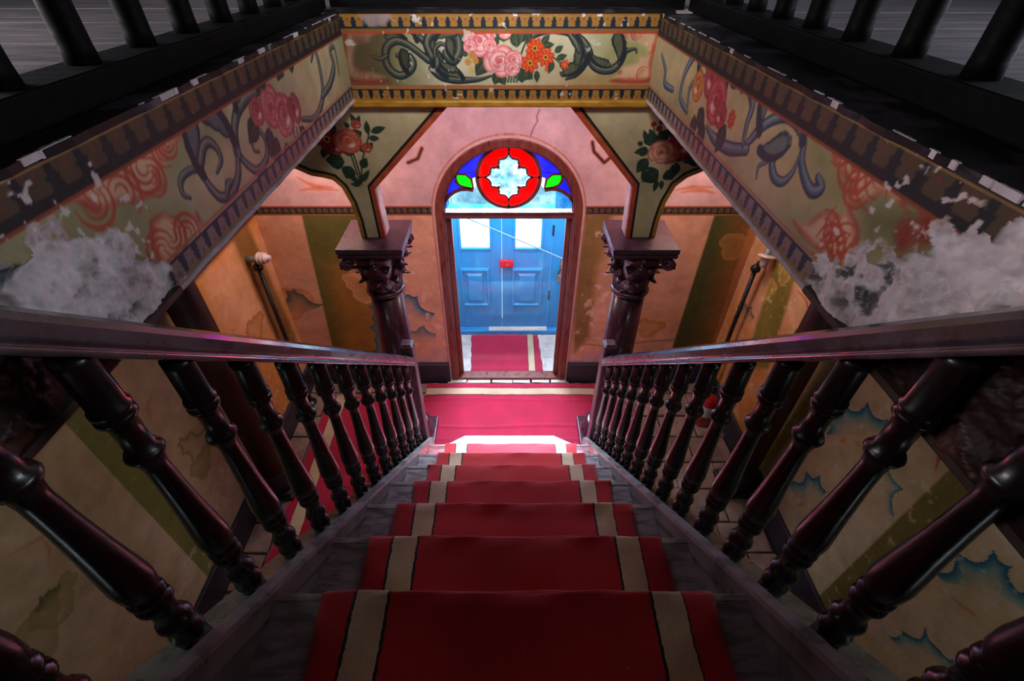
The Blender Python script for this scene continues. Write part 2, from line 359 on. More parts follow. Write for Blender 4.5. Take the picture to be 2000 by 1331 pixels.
    def scroll(s, P, wd, dark=(26, 34, 44), mid=(62, 72, 66), hi=(128, 124, 92), n=7):
        s.stroke(P, wd, dark, 1, n); w2 = [q * .62 for q in wd]; s.stroke([(p[0] + wd[0] * .0, p[1] + max(wd) * .12) for p in P], w2, mid, .9, n)
        w3 = [q * .26 for q in wd]; s.stroke([(p[0], p[1] + max(wd) * .28) for p in P], w3, hi, .75, n)
    def acan(s, x, y, ang, L, wd, flip=1, dark=(28, 36, 42), mid=(84, 88, 68)):
        """acanthus leaf: lobes along a bent spine"""
        sp = []
        for t in np.linspace(0, 1, 7): a = ang + flip * t * 1.3; sp.append((x, y)); x += math.cos(a) * L / 6; y += math.sin(a) * L / 6
        for i, (px, py) in enumerate(sp):
            k = math.sin(PI * (i + .7) / 7.6) * wd; a = ang + flip * (i / 6 * 1.3 + 1.25); s.blob(px + math.cos(a) * k * .6, py + math.sin(a) * k * .6, k, k * .55, a - .5 * flip, dark)
        for i, (px, py) in enumerate(sp):
            k = math.sin(PI * (i + .7) / 7.6) * wd; a = ang + flip * (i / 6 * 1.3 + 1.25); s.blob(px + math.cos(a) * k * .6, py + math.sin(a) * k * .6, k * .72, k * .36, a - .5 * flip, mid, .9)
        s.stroke(sp, [wd * .34, wd * .22, wd * .1], dark, 1, 4)
    def dentils(s, v0, v1, up, pitch=.045, bg=(20, 26, 36), c=(132, 94, 40), dot=(150, 60, 34), u0=None, u1=None):
        """row of gold lobed pendants on near-black"""
        m = (s.V > v0) & (s.V < v1)
        if u0 is not None: m &= (s.U > u0) & (s.U < u1)
        s.full(m * 1.0, bg); h = v1 - v0; x = (s.U / pitch) % 1.0 - .5; t = (v1 - s.V) / h if up else (s.V - v0) / h
        lobe = (np.abs(x) < .40 - .14 * t - .06 * (np.abs(t - .45) < .07)) & (t < .86); s.full((m & lobe) * .95, c)
        s.full((m & (np.hypot(x * 1.0, (t - .28) * .9) < .10)) * .9, dot); s.full((m & (t < .10)) * .8, (150, 112, 54))
    def wave(s, edge, body, c, fade, c2=None):
        """hard scalloped edge whose colour fades away inside the shape"""
        E = []
        for i in range(len(edge) - 1):
            a, b = np.array(edge[i]), np.array(edge[i + 1]); L = np.hypot(*(b - a)); n = np.array([-(b - a)[1], (b - a)[0]]) / (L + 1e-9); mid = np.mean(np.array(body), 0); 
            if np.dot(n, mid - (a + b) / 2) < 0: n = -n
            for t in np.linspace(0, 1, 8, endpoint=False): E.append(tuple(a + (b - a) * t + n * L * .26 * math.sin(PI * t)))
        E.append(tuple(edge[-1])); P = E + list(body); sl = s.bb(P, .01); ins = s.inside(P, sl); d = s.dist(E, sl)
        s.put(sl, ins * np.exp(-(d / fade) ** 1.3) * .95, c)
        if c2: s.put(sl, ins * np.exp(-(d / (fade * .35)) ** 1.5) * .8, c2)
    def cloud(s, x, y, r, c, seed, outline=None):
        rg = random.Random(seed); P = []
        for k in range(26): a = 2 * PI * k / 26; rr = r * (1 + .22 * math.sin(a * 3 + rg.random()) + .16 * abs(math.sin(a * 4.5 + seed))); P.append((x + math.cos(a) * rr, y + math.sin(a) * rr * .8))
        sl = s.bb(P, .01); ins = s.inside(P, sl); d = s.dist(P, sl, True); s.put(sl, ins * np.exp(-d / (r * .55)) * .8, c)
    def build(s, name, mat, parent, flip=False, kind=None):
        base = origin_of(parent); nv, nu = s.nv, s.nu; sgn = -1 if flip else 1
        co = np.zeros((nv, nu, 3)); nrm = s.h * sgn
        if s.plane == 'Y': co[..., 0] = s.U; co[..., 1] = s.c + nrm
        else: co[..., 1] = s.U; co[..., 0] = s.c + nrm
        co[..., 2] = s.V + H; co -= np.array(base)
        idx = np.arange(nv * nu).reshape(nv, nu); k = s.keep; cell = k[:-1, :-1] & k[1:, :-1] & k[:-1, 1:] & k[1:, 1:]
        q = np.stack([idx[:-1, :-1], idx[:-1, 1:], idx[1:, 1:], idx[1:, :-1]], -1)[cell]
        if (s.plane == 'X') == (not flip): pass
        else: q = q[:, ::-1]
        if s.plane == 'Y' and not flip: q = q
        used, inv = np.unique(q.ravel(), return_inverse=True); co = co.reshape(-1, 3)[used]; colr = s.col.reshape(-1, 3)[used]; nf = len(q)
        me = bpy.data.meshes.new(name); me.vertices.add(len(used)); me.vertices.foreach_set('co', co.astype(np.float32).ravel())
        me.loops.add(nf * 4); me.loops.foreach_set('vertex_index', inv.astype(np.int32)); me.polygons.add(nf); me.polygons.foreach_set('loop_start', np.arange(0, nf * 4, 4, dtype=np.int32))
        me.update(calc_edges=True); me.polygons.foreach_set('use_smooth', np.ones(nf, bool))
        ca = me.color_attributes.new('Col', 'FLOAT_COLOR', 'POINT'); lin = np.ones((len(used), 4), np.float32); lin[:, :3] = srgb(np.clip(colr, 0, 255)); ca.data.foreach_set('color', lin.ravel())
        return link_mesh(name, me, mat, parent, kind)
def struct_empty(name):
    o = bpy.data.objects.new(name, None); C.objects.link(o); o['kind'] = 'structure'; return o

# ================================================================== SETTING
FL = -3.392; XL, XR = -1.93, 1.96; YB = 3.39; BL, BR = -0.766, 0.700; BY = 2.60; BT, BB = -0.275, -0.630
CXD, ZS, RD = 0.015, -1.617, 0.515            # doorway axis, springing, radius of the hole

# ---- lower floor: dark bed with stone flags
fl = box('floor', XL - .1, XR + .1, -2.2, 4.4, FL - .12, FL - .012, M['mortar']); fl['kind'] = 'structure'
def flag(x0, x1, y0, y1, z, mat, sd, name='stone_tile'):
    r = random.Random(sd); g = .006
    j = lambda: r.uniform(-.007, .007)
    top = [(x0 + g + j(), y0 + g + j()), (x1 - g + j(), y0 + g + j()), (x1 - g + j(), y1 - g + j()), (x0 + g + j(), y1 - g + j())]
    cx = sum(p[0] for p in top) / 4; cy = sum(p[1] for p in top) / 4
    ring = [(cx + (p[0] - cx) * .95, cy + (p[1] - cy) * .95) for p in top]; zt = z + r.uniform(-.003, .002)
    V = [(p[0], p[1], z - .02) for p in top] + [(p[0], p[1], zt - .005) for p in top] + [(p[0], p[1], zt) for p in ring] + [(cx + r.uniform(-.05, .05), cy + r.uniform(-.04, .04), zt + .001)]
    Fa = [(i, (i + 1) % 4, (i + 1) % 4 + 4, i + 4) for i in range(4)] + [(i + 4, (i + 1) % 4 + 4, (i + 1) % 4 + 8, i + 8) for i in range(4)] + [(i + 8, (i + 1) % 4 + 8, 12) for i in range(4)]
    return mesh(name, V, Fa, mat, fl)
y = 0.30; row = 0
while y < 3.30:
    hgt = [.27, .24, .29, .25][row % 4]; y1 = min(y + hgt, 3.33); x = XL - [.0, .14, .07][row % 3]
    while x < XR:
        wd = .27 + .07 * ((row * 7 + int(x * 10)) % 3) / 2
        x1 = min(x + wd, XR + .02)
        if not (x > -.62 and x1 < .62 and y1 < 2.4) and x1 - x > .05: flag(max(x, XL), x1, y, y1, FL, M['stone'], row * 50 + int(x * 20))
        x = x1
    y = y1; row += 1
xs = [-.60, -.40, -.16, .06, .24, .43, .62]
for i in range(6): flag(xs[i], xs[i + 1], 3.33, 3.43, FL + .004, M['stone_pale'], 900 + i, 'threshold_stone')
xs = [-.62, -.27, .10, .40, .64]; ys = [3.47, 3.70, 3.92, 4.16]
box('porch_bed', -.64, .66, 3.46, 4.16, FL - .014, FL - .002, M['stone_pale'], fl)
for i in range(4):
    for j in range(3): flag(xs[i] + (j % 2) * .05, xs[i + 1] + (j % 2) * .05 if i < 3 else .66, ys[j], ys[j + 1], FL + .004, M['stone_pale'], 950 + i * 5 + j, 'porch_stone')

# ---- back wall with arched doorway
wb = struct_empty('wall_back')
def arch_pts(cx, zs, r, n=28, zb=None):
    P = [(cx - r, zb if zb is not None else FL)]
    P += [(cx - r * math.cos(PI * i / n), zs + r * math.sin(PI * i / n)) for i in range(n + 1)]
    P += [(cx + r, zb if zb is not None else FL)]; return P
def wall_with_arch(name, y0, y1, x0, x1, z0, z1, cx, zs, r, mat, parent, n=28):
    A = arch_pts(cx, zs, r, n, z0); V = []; Fa = []
    outer = [(x0, z0)] + [(x0 if a[0] < cx - r * .7 else (x1 if a[0] > cx + r * .7 else a[0]), z1 if abs(a[0] - cx) <= r * .7 else a[1]) for a in A[1:-1]] + [(x1, z0)]
    m = len(A)
    for yy in (y0, y1):
        V += [(a[0], yy, a[1]) for a in A] + [(o[0], yy, o[1]) for o in outer]
    for k in (0, 1):
        b = k * 2 * m
        for i in range(m - 1): Fa.append((b + i, b + i + 1, b + m + i + 1, b + m + i))
    for i in range(m - 1): Fa.append((i, i + 1, 2 * m + i + 1, 2 * m + i))
    V += [(x0, y0, z1), (x0, y1, z1), (x1, y0, z1), (x1, y1, z1)]; q = len(V) - 4
    li = [i for i in range(m) if outer[i][0] == x0 and outer[i][1] < z1][-1]; ri = [i for i in range(m) if outer[i][0] == x1 and outer[i][1] < z1][0]
    for k in (0, 1):
        b = k * 2 * m + m; Fa.append((b + li, b + li + 1, q + k)); Fa.append((b + ri, b + ri - 1, q + 2 + k))
    return mesh(name, V, Fa, mat, parent)
wall_with_arch('wall_core', YB + .012, YB + .16, XL - .2, XR + .2, FL - .1, -.29, CXD, ZS, RD, M['pink_plain'], wb)
PEACH, OCH, OLI, PINK = (212, 150, 122), (176, 112, 44), (92, 86, 34), (200, 154, 154)
cv = Canvas('Y', YB, XL, XR, FL, -.62, .0065, PEACH)
n1, n2, n3 = cv.noise(1.6, 5, 1), cv.noise(3.2, 5, 2), cv.noise(9, 4, 3)
cv.full(np.clip((n1 - .48) * 5, 0, 1) * .5, (202, 134, 92)); cv.full(np.clip((n2 - .55) * 7, 0, 1) * .5, (214, 152, 124)); cv.full(np.clip((n3 - .6) * 6, 0, 1) * .2, (160, 104, 78))
def stripe(P, P2, c1, c2, soft=.008):
    """olive stripe: polygon given in photo points; ochre blush over it"""
    cv.poly(cv.pts(P), c1, .95, soft); cv.poly(cv.pts(P2), c2, .75, .10)
stripe([(588, 416), (700, 416), (745, 560), (760, 700), (655, 700)], [(640, 520), (730, 480), (770, 700), (668, 700)], OLI, OCH)
stripe([(1140, 410), (1198, 410), (1185, 470), (1165, 520), (1150, 660), (1120, 690), (1112, 600)], [(1150, 470), (1195, 440), (1170, 560), (1130, 640)], (120, 92, 44), (150, 104, 58), .03)
stripe([(1399, 410), (1475, 410), (1425, 560), (1385, 690), (1310, 690)], [(1430, 420), (1490, 420), (1420, 690), (1360, 690)], (64, 66, 26), (146, 88, 44))
cv.poly(cv.pts([(1494, 440), (1520, 440), (1410, 720), (1385, 720)]), (204, 140, 118), .8, .02)
sl = cv.bb([(-.56, -3.2), (-.8, -1.7)], .01)
cv.cloud(*cv.pt((716, 560)), .17, (222, 160, 130), 3); cv.cloud(*cv.pt((700, 520)), .12, (216, 150, 112), 9); cv.cloud(*cv.pt((1268, 640)), .12, (170, 110, 50), 5)
cv.cloud(*cv.pt((560, 590)), .2, (196, 120, 70), 8); cv.cloud(*cv.pt((1440, 480)), .13, (170, 120, 60), 4)
BLU, BLD = (74, 112, 134), (24, 74, 106)
cv.wave(cv.pts([(548, 590), (556, 566), (575, 562), (592, 575), (640, 592)]), cv.pts([(600, 610), (560, 640), (545, 615)]), (112, 96, 78), .09, (84, 80, 70))
cv.wave(cv.pts([(716, 596), (726, 622), (722, 640), (730, 664), (720, 690)]), cv.pts([(760, 700), (760, 600)]), BLU, .05, BLD)
cv.wave(cv.pts([(786, 560), (800, 576), (816, 578), (850, 612)]), cv.pts([(840, 630), (790, 625)]), BLU, .07, BLD)
cv.wave(cv.pts([(802, 646), (818, 640), (828, 628), (852, 652)]), cv.pts([(850, 670), (800, 680)]), (110, 110, 116), .06, (88, 96, 108))
cv.poly(cv.pts([(1216, 560), (1230, 556), (1238, 590), (1228, 640), (1214, 690), (1196, 690), (1206, 640)]), (150, 106, 76), .35, .03)
cv.stroke(cv.pts([(1130, 672), (1200, 676), (1260, 668), (1320, 664)]), .012, (130, 96, 56), .45)
wn = cv.noise(14, 5, 6); cv.full(np.clip((wn - .66) * 20, 0, 1) * (cv.V < -1.7) * ((np.abs(cv.U - .9) < .35) | (np.abs(cv.U + .6) < .3)) * .7, (222, 176, 168))
cv.full((np.clip((-3.02 - cv.V) * 9 + (n3 - .5) * 2, 0, 1)) * (np.abs(cv.U) < .9) * .8, (196, 148, 158))
cv.full((cv.V > -1.565) * 1.0, PINK); cv.full((cv.V > -1.565) * np.clip((n1 - .45) * 4, 0, 1) * .3, (186, 122, 118)); cv.full((cv.V > -1.565) * np.clip((n2 - .55) * 4, 0, 1) * .25, (222, 176, 172))
cv.full((np.abs(cv.V + 1.592) < .030) * 1.0, (44, 30, 26)); cv.full((np.abs(cv.V + 1.562) < .006) * 1.0, (150, 64, 40)); cv.full((np.abs(cv.V + 1.624) < .005) * .9, (150, 84, 60))
q = ((cv.U / .05) % 1 - .5); cv.full((np.hypot(q * .05, cv.V + 1.592) < .016) * .8, (120, 98, 70)); cv.full((np.hypot(q * .05, cv.V + 1.592) < .007) * .9, (36, 26, 24))
for P in ([(824, 290), (816, 310), (797, 318)], [(1157, 278), (1160, 296), (1180, 318), (1192, 308)]):
    cv.stroke(cv.pts(P), .015, (170, 84, 52), 1, 0); cv.stroke(cv.pts(P), .007, (36, 26, 24), 1, 0)
cv.stroke(cv.pts([(1054, 214), (1048, 228), (1050, 236), (1043, 248), (1036, 266)]), .0028, (60, 40, 40), .9, 0)
for k, P in enumerate(([(580, 346), (610, 362), (650, 366)], [(585, 372), (620, 368), (660, 372)], [(1318, 372), (1352, 366), (1392, 366)], [(1330, 376), (1370, 372), (1396, 378)])):
    cv.stroke(cv.pts(P), [.004, .016, .004], (186, 84, 48), .6, 5, .012)
cv.stroke(cv.pts([(1118, 700), (1124, 560), (1140, 440)]), .012, (214, 160, 160), .5, 5, .03)
ar = np.hypot(cv.U - CXD, np.maximum(cv.V - ZS, 0)); cv.full((ar < .588) * .9, (178, 96, 74)); cv.full((ar < .58) * (ar > .575) * .6, (210, 170, 160))
cv.keep = ar > .527
cv.build('painted_face', M['mural'], wb)

# ---- side walls
def side_wall(name, X, flip):
    g = struct_empty(name)
    s = 1 if X > 0 else -1
    box('wall_core', X + (.004 if s > 0 else -.15), X + (.15 if s > 0 else -.004), -2.2, YB + .1, FL - .1, -.29, M['dark_red'], g)
    c = Canvas('X', X, -.3, YB, FL, -1.60, .0065, (196, 176, 138))
    a, b, d = c.noise(1.5, 5, 21), c.noise(4, 5, 22), c.noise(10, 4, 23)
    c.full(np.clip((a - .45) * 4, 0, 1) * .5, (176, 158, 112)); c.full(np.clip((b - .55) * 5, 0, 1) * .45, (206, 184, 160)); c.full(np.clip((d - .6) * 5, 0, 1) * .2, (150, 130, 100))
    far = np.clip((c.U - 2.15) * 8, 0, 1)
    c.full(far, (208, 148, 108)); c.full(far * np.clip((a - .42) * 5, 0, 1) * .8, (190, 116, 46)); c.full(far * np.clip((b - .52) * 5, 0, 1) * .5, (214, 156, 118))
    mid = np.clip((c.U - 1.5) * 3, 0, 1) * (1 - far); c.full(mid * .5, (190, 148, 112))
    return g, c
gl, c = side_wall('wall_left', XL, True)
c.full(np.clip((.072 - np.abs(c.U - 1.42)) * 200, 0, 1) * .85, (112, 118, 50)); c.full(np.clip((.10 - np.abs(c.U - .30)) * 200, 0, 1) * .5, (112, 106, 54))
c.poly(c.pts([(455, 470), (482, 434), (585, 680), (555, 700)]), (112, 74, 28), .8, .03)
c.poly(c.pts([(356, 590), (390, 560), (470, 720), (520, 860), (505, 900)]), (186, 118, 24), .8, .06)
for x, y_, r, k, cc in ((420, 610, .12, 3, (196, 134, 84)), (500, 640, .12, 5, (150, 90, 36)), (468, 560, .09, 6, (206, 146, 96)), (395, 905, .10, 7, (140, 128, 74)), (110, 1180, .10, 2, (146, 140, 84)), (270, 870, .05, 4, (150, 146, 96)), (60, 1260, .14, 8, (150, 140, 92))):
    X_, Y_ = c.pt((x, y_)); c.cloud(X_, Y_, r, cc, k)
c.wave(c.pts([(400, 835), (372, 840), (350, 855), (345, 872), (355, 890), (375, 905)]), c.pts([(400, 900)]), (140, 130, 60), .02, (112, 106, 44))
c.wave(c.pts([(120, 1134), (96, 1152), (74, 1166), (66, 1196)]), c.pts([(110, 1190)]), (96, 96, 58), .03)
for P in ([(96, 1030), (80, 1050), (20, 1085)], [(80, 1050), (96, 1075), (94, 1110)], [(300, 770), (288, 795), (296, 820)], [(230, 1150), (250, 1170), (262, 1180)]): c.stroke(c.pts(P), [.002, .008, .002], (190, 112, 74), .6, 5, .01)
c.full(np.clip((c.noise(26, 4, 31) - .66) * 14, 0, 1) * (c.V < -2.7) * .6, (206, 206, 196))
c.build('painted_face', M['mural'], gl)
gr, c = side_wall('wall_right', XR, False)
c.full(np.clip((.068 - np.abs(c.U - 1.17)) * 200, 0, 1) * .9, (104, 98, 40)); c.full(np.clip((.09 - np.abs(c.U + .02)) * 200, 0, 1) * .5, (112, 106, 54))
c.poly(c.pts([(1528, 470), (1566, 500), (1500, 720), (1452, 720)]), (108, 98, 30), .9, .02)
c.poly(c.pts([(1560, 560), (1580, 540), (1640, 600), (1600, 720), (1520, 720)]), (206, 160, 112), .7, .05)
c.poly(c.pts([(1640, 700), (1590, 760), (1480, 900), (1510, 900), (1600, 780)]), (140, 116, 30), .7, .02)
f7 = lambda L: c.pts(L, (1440, 560), .579)
TE, TD = (44, 124, 140), (8, 70, 104)
c.wave(f7([(298, 500), (305, 432), (357, 396), (440, 388), (508, 450)]), f7([(515, 480), (420, 500), (340, 500)]), TE, .050, TD)
c.wave(f7([(508, 450), (512, 570), (562, 685), (530, 780)]), f7([(505, 760), (490, 600)]), TE, .018, TD)
c.wave(f7([(170, 650), (190, 655), (232, 622), (280, 632), (302, 695)]), f7([(270, 720), (190, 720)]), TE, .045, TD)
c.wave(f7([(660, 960), (735, 890), (865, 890), (932, 945), (930, 1010), (975, 1030)]), f7([(975, 1100), (850, 1020), (700, 1000)]), TE, .05, TD)
c.wave(f7([(465, 1130), (560, 1165), (635, 1140), (680, 1225), (745, 1250), (795, 1215), (808, 1290)]), f7([(780, 1330), (600, 1280)]), TE, .028, TD)
c.wave(f7([(160, 150), (168, 165), (200, 130), (212, 170)]), f7([(200, 200), (160, 200)]), TE, .03, TD)
c.poly(f7([(598, 450), (620, 447), (668, 452), (664, 500), (640, 480)]), (176, 62, 30), .9, .006); c.stroke(f7([(630, 460), (655, 510), (668, 535), (692, 552), (680, 580), (668, 622)]), [.018, .007, .013, .002], (176, 66, 30), .95, 6)
c.stroke(f7([(205, 15), (230, 45), (240, 75), (250, 85), (252, 128)]), [.004, .010, .002], (176, 76, 36), .9, 5)
for P in ([(340, 545), (360, 515), (366, 540)], [(395, 520), (420, 545)], [(200, 740), (230, 730)], [(720, 1050), (790, 1100), (810, 1100)]): c.stroke(f7(P), [.003, .012, .003], (190, 110, 72), .6, 5, .01)
for x, y_, r, k in ((1500, 560, .10, 3), (1530, 540, .07, 6), (1500, 470, .08, 2)):
    X_, Y_ = c.pt((x, y_)); c.cloud(X_, Y_, r, (196, 150, 84), k)
c.wave(c.pts([(1432, 620), (1440, 596), (1456, 590), (1470, 598), (1474, 620)]), c.pts([(1460, 640), (1436, 640)]), (112, 96, 80), .05, (90, 84, 80))
c.full(np.clip((c.noise(26, 4, 32) - .67) * 14, 0, 1) * .5, (206, 196, 176))
c.build('painted_face', M['mural'], gr, flip=True)
# thin cornice between mural and dark upper wall, and skirtings
box('trim_1', XL, XL + .030, -.6, YB - .005, -1.60, -1.56, M['cornice'], kind='structure', bev=.006)
box('trim_2', XR - .030, XR, -.6, YB - .005, -1.60, -1.56, M['cornice'], kind='structure', bev=.006)
box('baseboard_left', XL, XL + .028, -.6, YB - .04, FL, -3.150, M['skirting'], kind='structure', bev=.004)
box('baseboard_right', XR - .028, XR, -.6, YB - .04, FL, -3.150, M['skirting'], kind='structure', bev=.004)
bbk = struct_empty('baseboard_back')
box('skirting_board', XL, CXD - .575, YB - .045, YB - .0, FL, -3.16, M['skirting'], bbk, bev=.006)
box('skirting_board', CXD + .575, XR, YB - .045, YB - .0, FL, -3.16, M['skirting'], bbk, bev=.006)
# rear walls closing the lower hall and the storey above
o = box('wall_rear', -3.4, 3.4, -3.3, -3.15, FL, 2.6, M['ceiling']); o['kind'] = 'structure'

# ---- stairwell edge walls (painted beams)
RB, CB = (164, 58, 42), (206, 176, 146)
def lace(c, P, arcs, k=1.0):
    c.poly(P, (158, 58, 42), .95, .006, 5); cx = np.mean([p[0] for p in P]); cy = np.mean([p[1] for p in P])
    Q = [(cx + (p[0] - cx) * .86, cy + (p[1] - cy) * .84) for p in P]; c.poly(Q, (200, 168, 136), .9, .01, 5)
    for x, y_, r, a0, s_ in arcs:
        for m, wd in ((1.15, .0058), (.72, .0045), (.36, .0035)):
            pts = [(x + math.cos(a0 + s_ * t) * r * m, y_ + math.sin(a0 + s_ * t) * r * m) for t in np.linspace(0, 3.9, 8)]
            c.stroke(pts, [wd * .3 * k, wd * k, wd * .8 * k, wd * .3 * k], (170, 66, 44), .85, 4)
def beam(X, flip, name, fieldfn):
    g = struct_empty(name); s = 1 if X > 0 else -1
    box('beam_core', min(X + s * .045, X + s * .20), max(X + s * .045, X + s * .20), -.64, BY + .2, BB, BT, M['plaster_white'], g)
    c = Canvas('X', X, -.3, BY, BB, BT, .0036, (164, 148, 112)); fieldfn(c)
    return g, c
def fill_field(c, seed):
    a, b = c.noise(3, 4, seed), c.noise(10, 4, seed + 1)
    c.full(np.clip((a - .45) * 4, 0, 1) * .6, (120, 124, 84)); c.full(np.clip((b - .55) * 4, 0, 1) * .35, (190, 164, 134))
def bands(c, pitch=.072):
    c.full((c.V > BT - .078) * 1.0, (28, 24, 26)); c.dentils(BT - .066, BT - .008, True, pitch, (22, 24, 30), (74, 56, 38), (90, 50, 36))
    c.full((np.abs(c.V - (BT - .078)) < .005) * .9, (138, 62, 38)); c.full((np.abs(c.V - (BB + .070)) < .0045) * .8, (168, 96, 72))
    c.dentils(BB + .010, BB + .062, False, pitch * .8, (38, 44, 62), (130, 112, 106), (120, 70, 60)); c.full((c.V < BB + .010) * 1.0, (150, 136, 140))
def erode(c, line, seed, s):
    """plaster eroded to white below a line (paint flaked away, rough relief)"""
    lp = sorted(line); lv = np.interp(c.U, [p[0] for p in lp], [p[1] for p in lp], left=lp[0][1], right=-9)
    a, b, d = c.noise(13, 5, seed), c.noise(30, 4, seed + 1), c.noise(5, 3, seed + 2)
    e = np.clip((lv - c.V) * 22 + (a - .5) * 3.6 + (b - .5) * 2.2, 0, 1); m = (e > .5)
    far = c.U > max(p[0] for p in lp); m &= ~far
    soft = np.clip((e - .5) * 4, 0, 1) * ~far
    c.full(m * 1.0, (196, 182, 184)); c.full(m * np.clip((a - .4) * 4, 0, 1) * .7, (224, 214, 220)); c.full(m * np.clip((b - .58) * 7, 0, 1) * .5, (140, 122, 116))
    c.full(m * (np.abs(a - .36) < .02) * .7, (214, 206, 212)); c.full(m * np.clip((.36 - a) * 14, 0, 1) * (d > .47) * .85, (48, 56, 60))
    rg_ = 1 - np.abs(2 * c.noise(22, 5, seed + 9) - 1); f_ = c.noise(70, 3, seed + 12); c.h += soft * (-.005 + (a - .5) * .022 - np.clip(.60 - rg_, 0, 1) * .08 + (b - .5) * .016 + (f_ - .5) * .010); c.full(m * np.clip((rg_ - .94) * 20, 0, 1) * .4, (232, 224, 230)); c.full(m * np.clip((.62 - rg_) * 5, 0, 1) * .7, (112, 98, 94)) ; c.h += (1 - soft) * (b - .5) * .0012  # relief shading painted in: hollows darkened, ridge crests lightened
    ed = (e > .35) & (e <= .5) & ~far; c.full(ed * (b > .5) * .8, (196, 160, 150)); c.h += ed * .003
    fl_ = np.clip((c.noise(40, 3, seed + 5) - .70) * 30, 0, 1) * np.clip((c.V - lv) < .2, 0, 1) * ~far; c.full(fl_ * .9, (206, 190, 190))
def stain(c, line):
    lv = np.interp(c.U, [p[0] for p in line], [p[1] for p in line], right=-9); a = c.noise(11, 5, 7); b = c.noise(26, 4, 8); m = np.clip((lv - c.V) * 60 + (b - .5) * 3, 0, 1)
    c.full(m, (44, 20, 18)); c.full(m * np.clip((a - .52) * 8, 0, 1) * .7, (104, 60, 44)); c.full(m * (np.abs(a - .5) < .012) * .6, (140, 110, 104)); c.h += m * (a - .5) * .03
DK, MD, HI = (34, 42, 52), (84, 90, 92), (132, 132, 118)
# left
def leftfield(c):
    fill_field(c, 41); g = lambda L: c.pts(L, (0, 0), .4958)
    c.poly(g([(720, 480), (1150, 250), (1330, 200), (1320, 400), (1150, 560), (850, 880), (740, 860), (640, 780), (640, 620)]), (182, 160, 128), .55, .05)
    c.poly(g([(700, 500), (880, 400), (900, 520), (700, 700), (640, 720)]), (122, 128, 86), .7, .03)
    S = lambda L, *w_: c.scroll(g(L), [q * .001 for q in w_], DK, MD, HI)
    S([(750, 780), (722, 765), (712, 715), (735, 680), (775, 668), (805, 700), (832, 742), (872, 778), (915, 760), (937, 700), (938, 640), (925, 580)], 5, 11, 10, 15, 16, 12)
    c.acan(*g([(800, 690)])[0], 1.9, 0.172, 0.046, -1, DK, MD)
    S([(790, 640), (800, 580), (820, 560), (850, 580), (872, 630), (855, 680)], 16, 14, 6)
    S([(935, 600), (975, 650), (1020, 672), (1052, 620), (1045, 550), (1012, 508), (990, 535), (1000, 590), (1022, 598)], 12, 16, 12, 9, 5)
    S([(945, 620), (925, 520), (935, 440), (972, 385), (1040, 350)], 12, 18, 20, 10); c.acan(*g([(925, 560)])[0], 1.7, 0.230, 0.052, 1, DK, MD); c.acan(*g([(930, 430)])[0], 1.2, 0.184, 0.043, -1, DK, MD)
    S([(1190, 470), (1240, 465), (1264, 420), (1272, 360), (1265, 300), (1250, 225), (1236, 195), (1226, 240)], 10, 18, 16, 8)
    S([(1270, 380), (1300, 330), (1315, 260), (1300, 200), (1318, 190), (1335, 290)], 14, 22, 12, 6); S([(895, 770), (900, 730), (915, 715)], 8, 16, 8)
    for p, a in (((1095, 320), 1.0), ((1120, 300), 2.2), ((1060, 360), 2.8), ((1150, 290), 1.3), ((1060, 500), 4.2), ((1090, 540), 4.0), ((1125, 560), 4.6), ((1180, 500), 5.2), ((1010, 470), 3.6)):
        c.leaf(*g([p])[0], a, .10, .034, (36, 50, 46), (78, 92, 78))
    c.rose(*g([(1012, 440)])[0], 0.048, (130, 50, 56), (184, 96, 96), 1); c.rose(*g([(1068, 420)])[0], 0.073, (150, 54, 66), (206, 124, 122), 2); c.rose(*g([(1120, 455)])[0], 0.079, (150, 54, 66), (208, 130, 128), 3); c.rose(*g([(1160, 430)])[0], 0.059, (120, 44, 54), (180, 84, 92), 4)
    for k in range(4): c.stroke(g([(1155 + 12 * k, 500), (1160 + 14 * k, 545 - 6 * k)]), .004, (36, 50, 46), 1, 2)
    A = lambda L: [(x[0], x[1]) for x in g(L)]
    p1 = A([(400, 700), (560, 660), (640, 590), (370, 800), (480, 760), (655, 560), (600, 700)]); lace(c, A([(200, 800), (450, 640), (712, 475), (700, 560), (640, 620), (622, 690), (640, 740), (560, 790), (470, 800), (380, 840), (300, 800)]), [(q[0], q[1], r, a, 1) for q, r, a in zip(p1, (.05, .045, .032, .04, .045, .03, .035), (0, 2, 1, 3, 5, 2, 4))])
    lace(c, A([(590, 870), (640, 840), (720, 880), (772, 835), (800, 880), (860, 890), (740, 990), (650, 1050), (600, 980)]), [(q[0], q[1], .04, a, -1) for q, a in zip(A([(680, 930), (740, 920), (640, 990)]), (1, 3, 4))])
gbl, c = beam(BL, False, 'wall_stairwell_left', leftfield); bands(c)
erode(c, c.pts([(-300, 860), (0, 880), (250, 870), (450, 960), (600, 1020), (720, 1060), (760, 1130)], (0, 0), .4958), 51, 1)
stain(c, sorted(c.pts([(0, 640), (200, 665), (318, 690)])) + []); c.build('painted_face', M['beam_mural'], gbl)
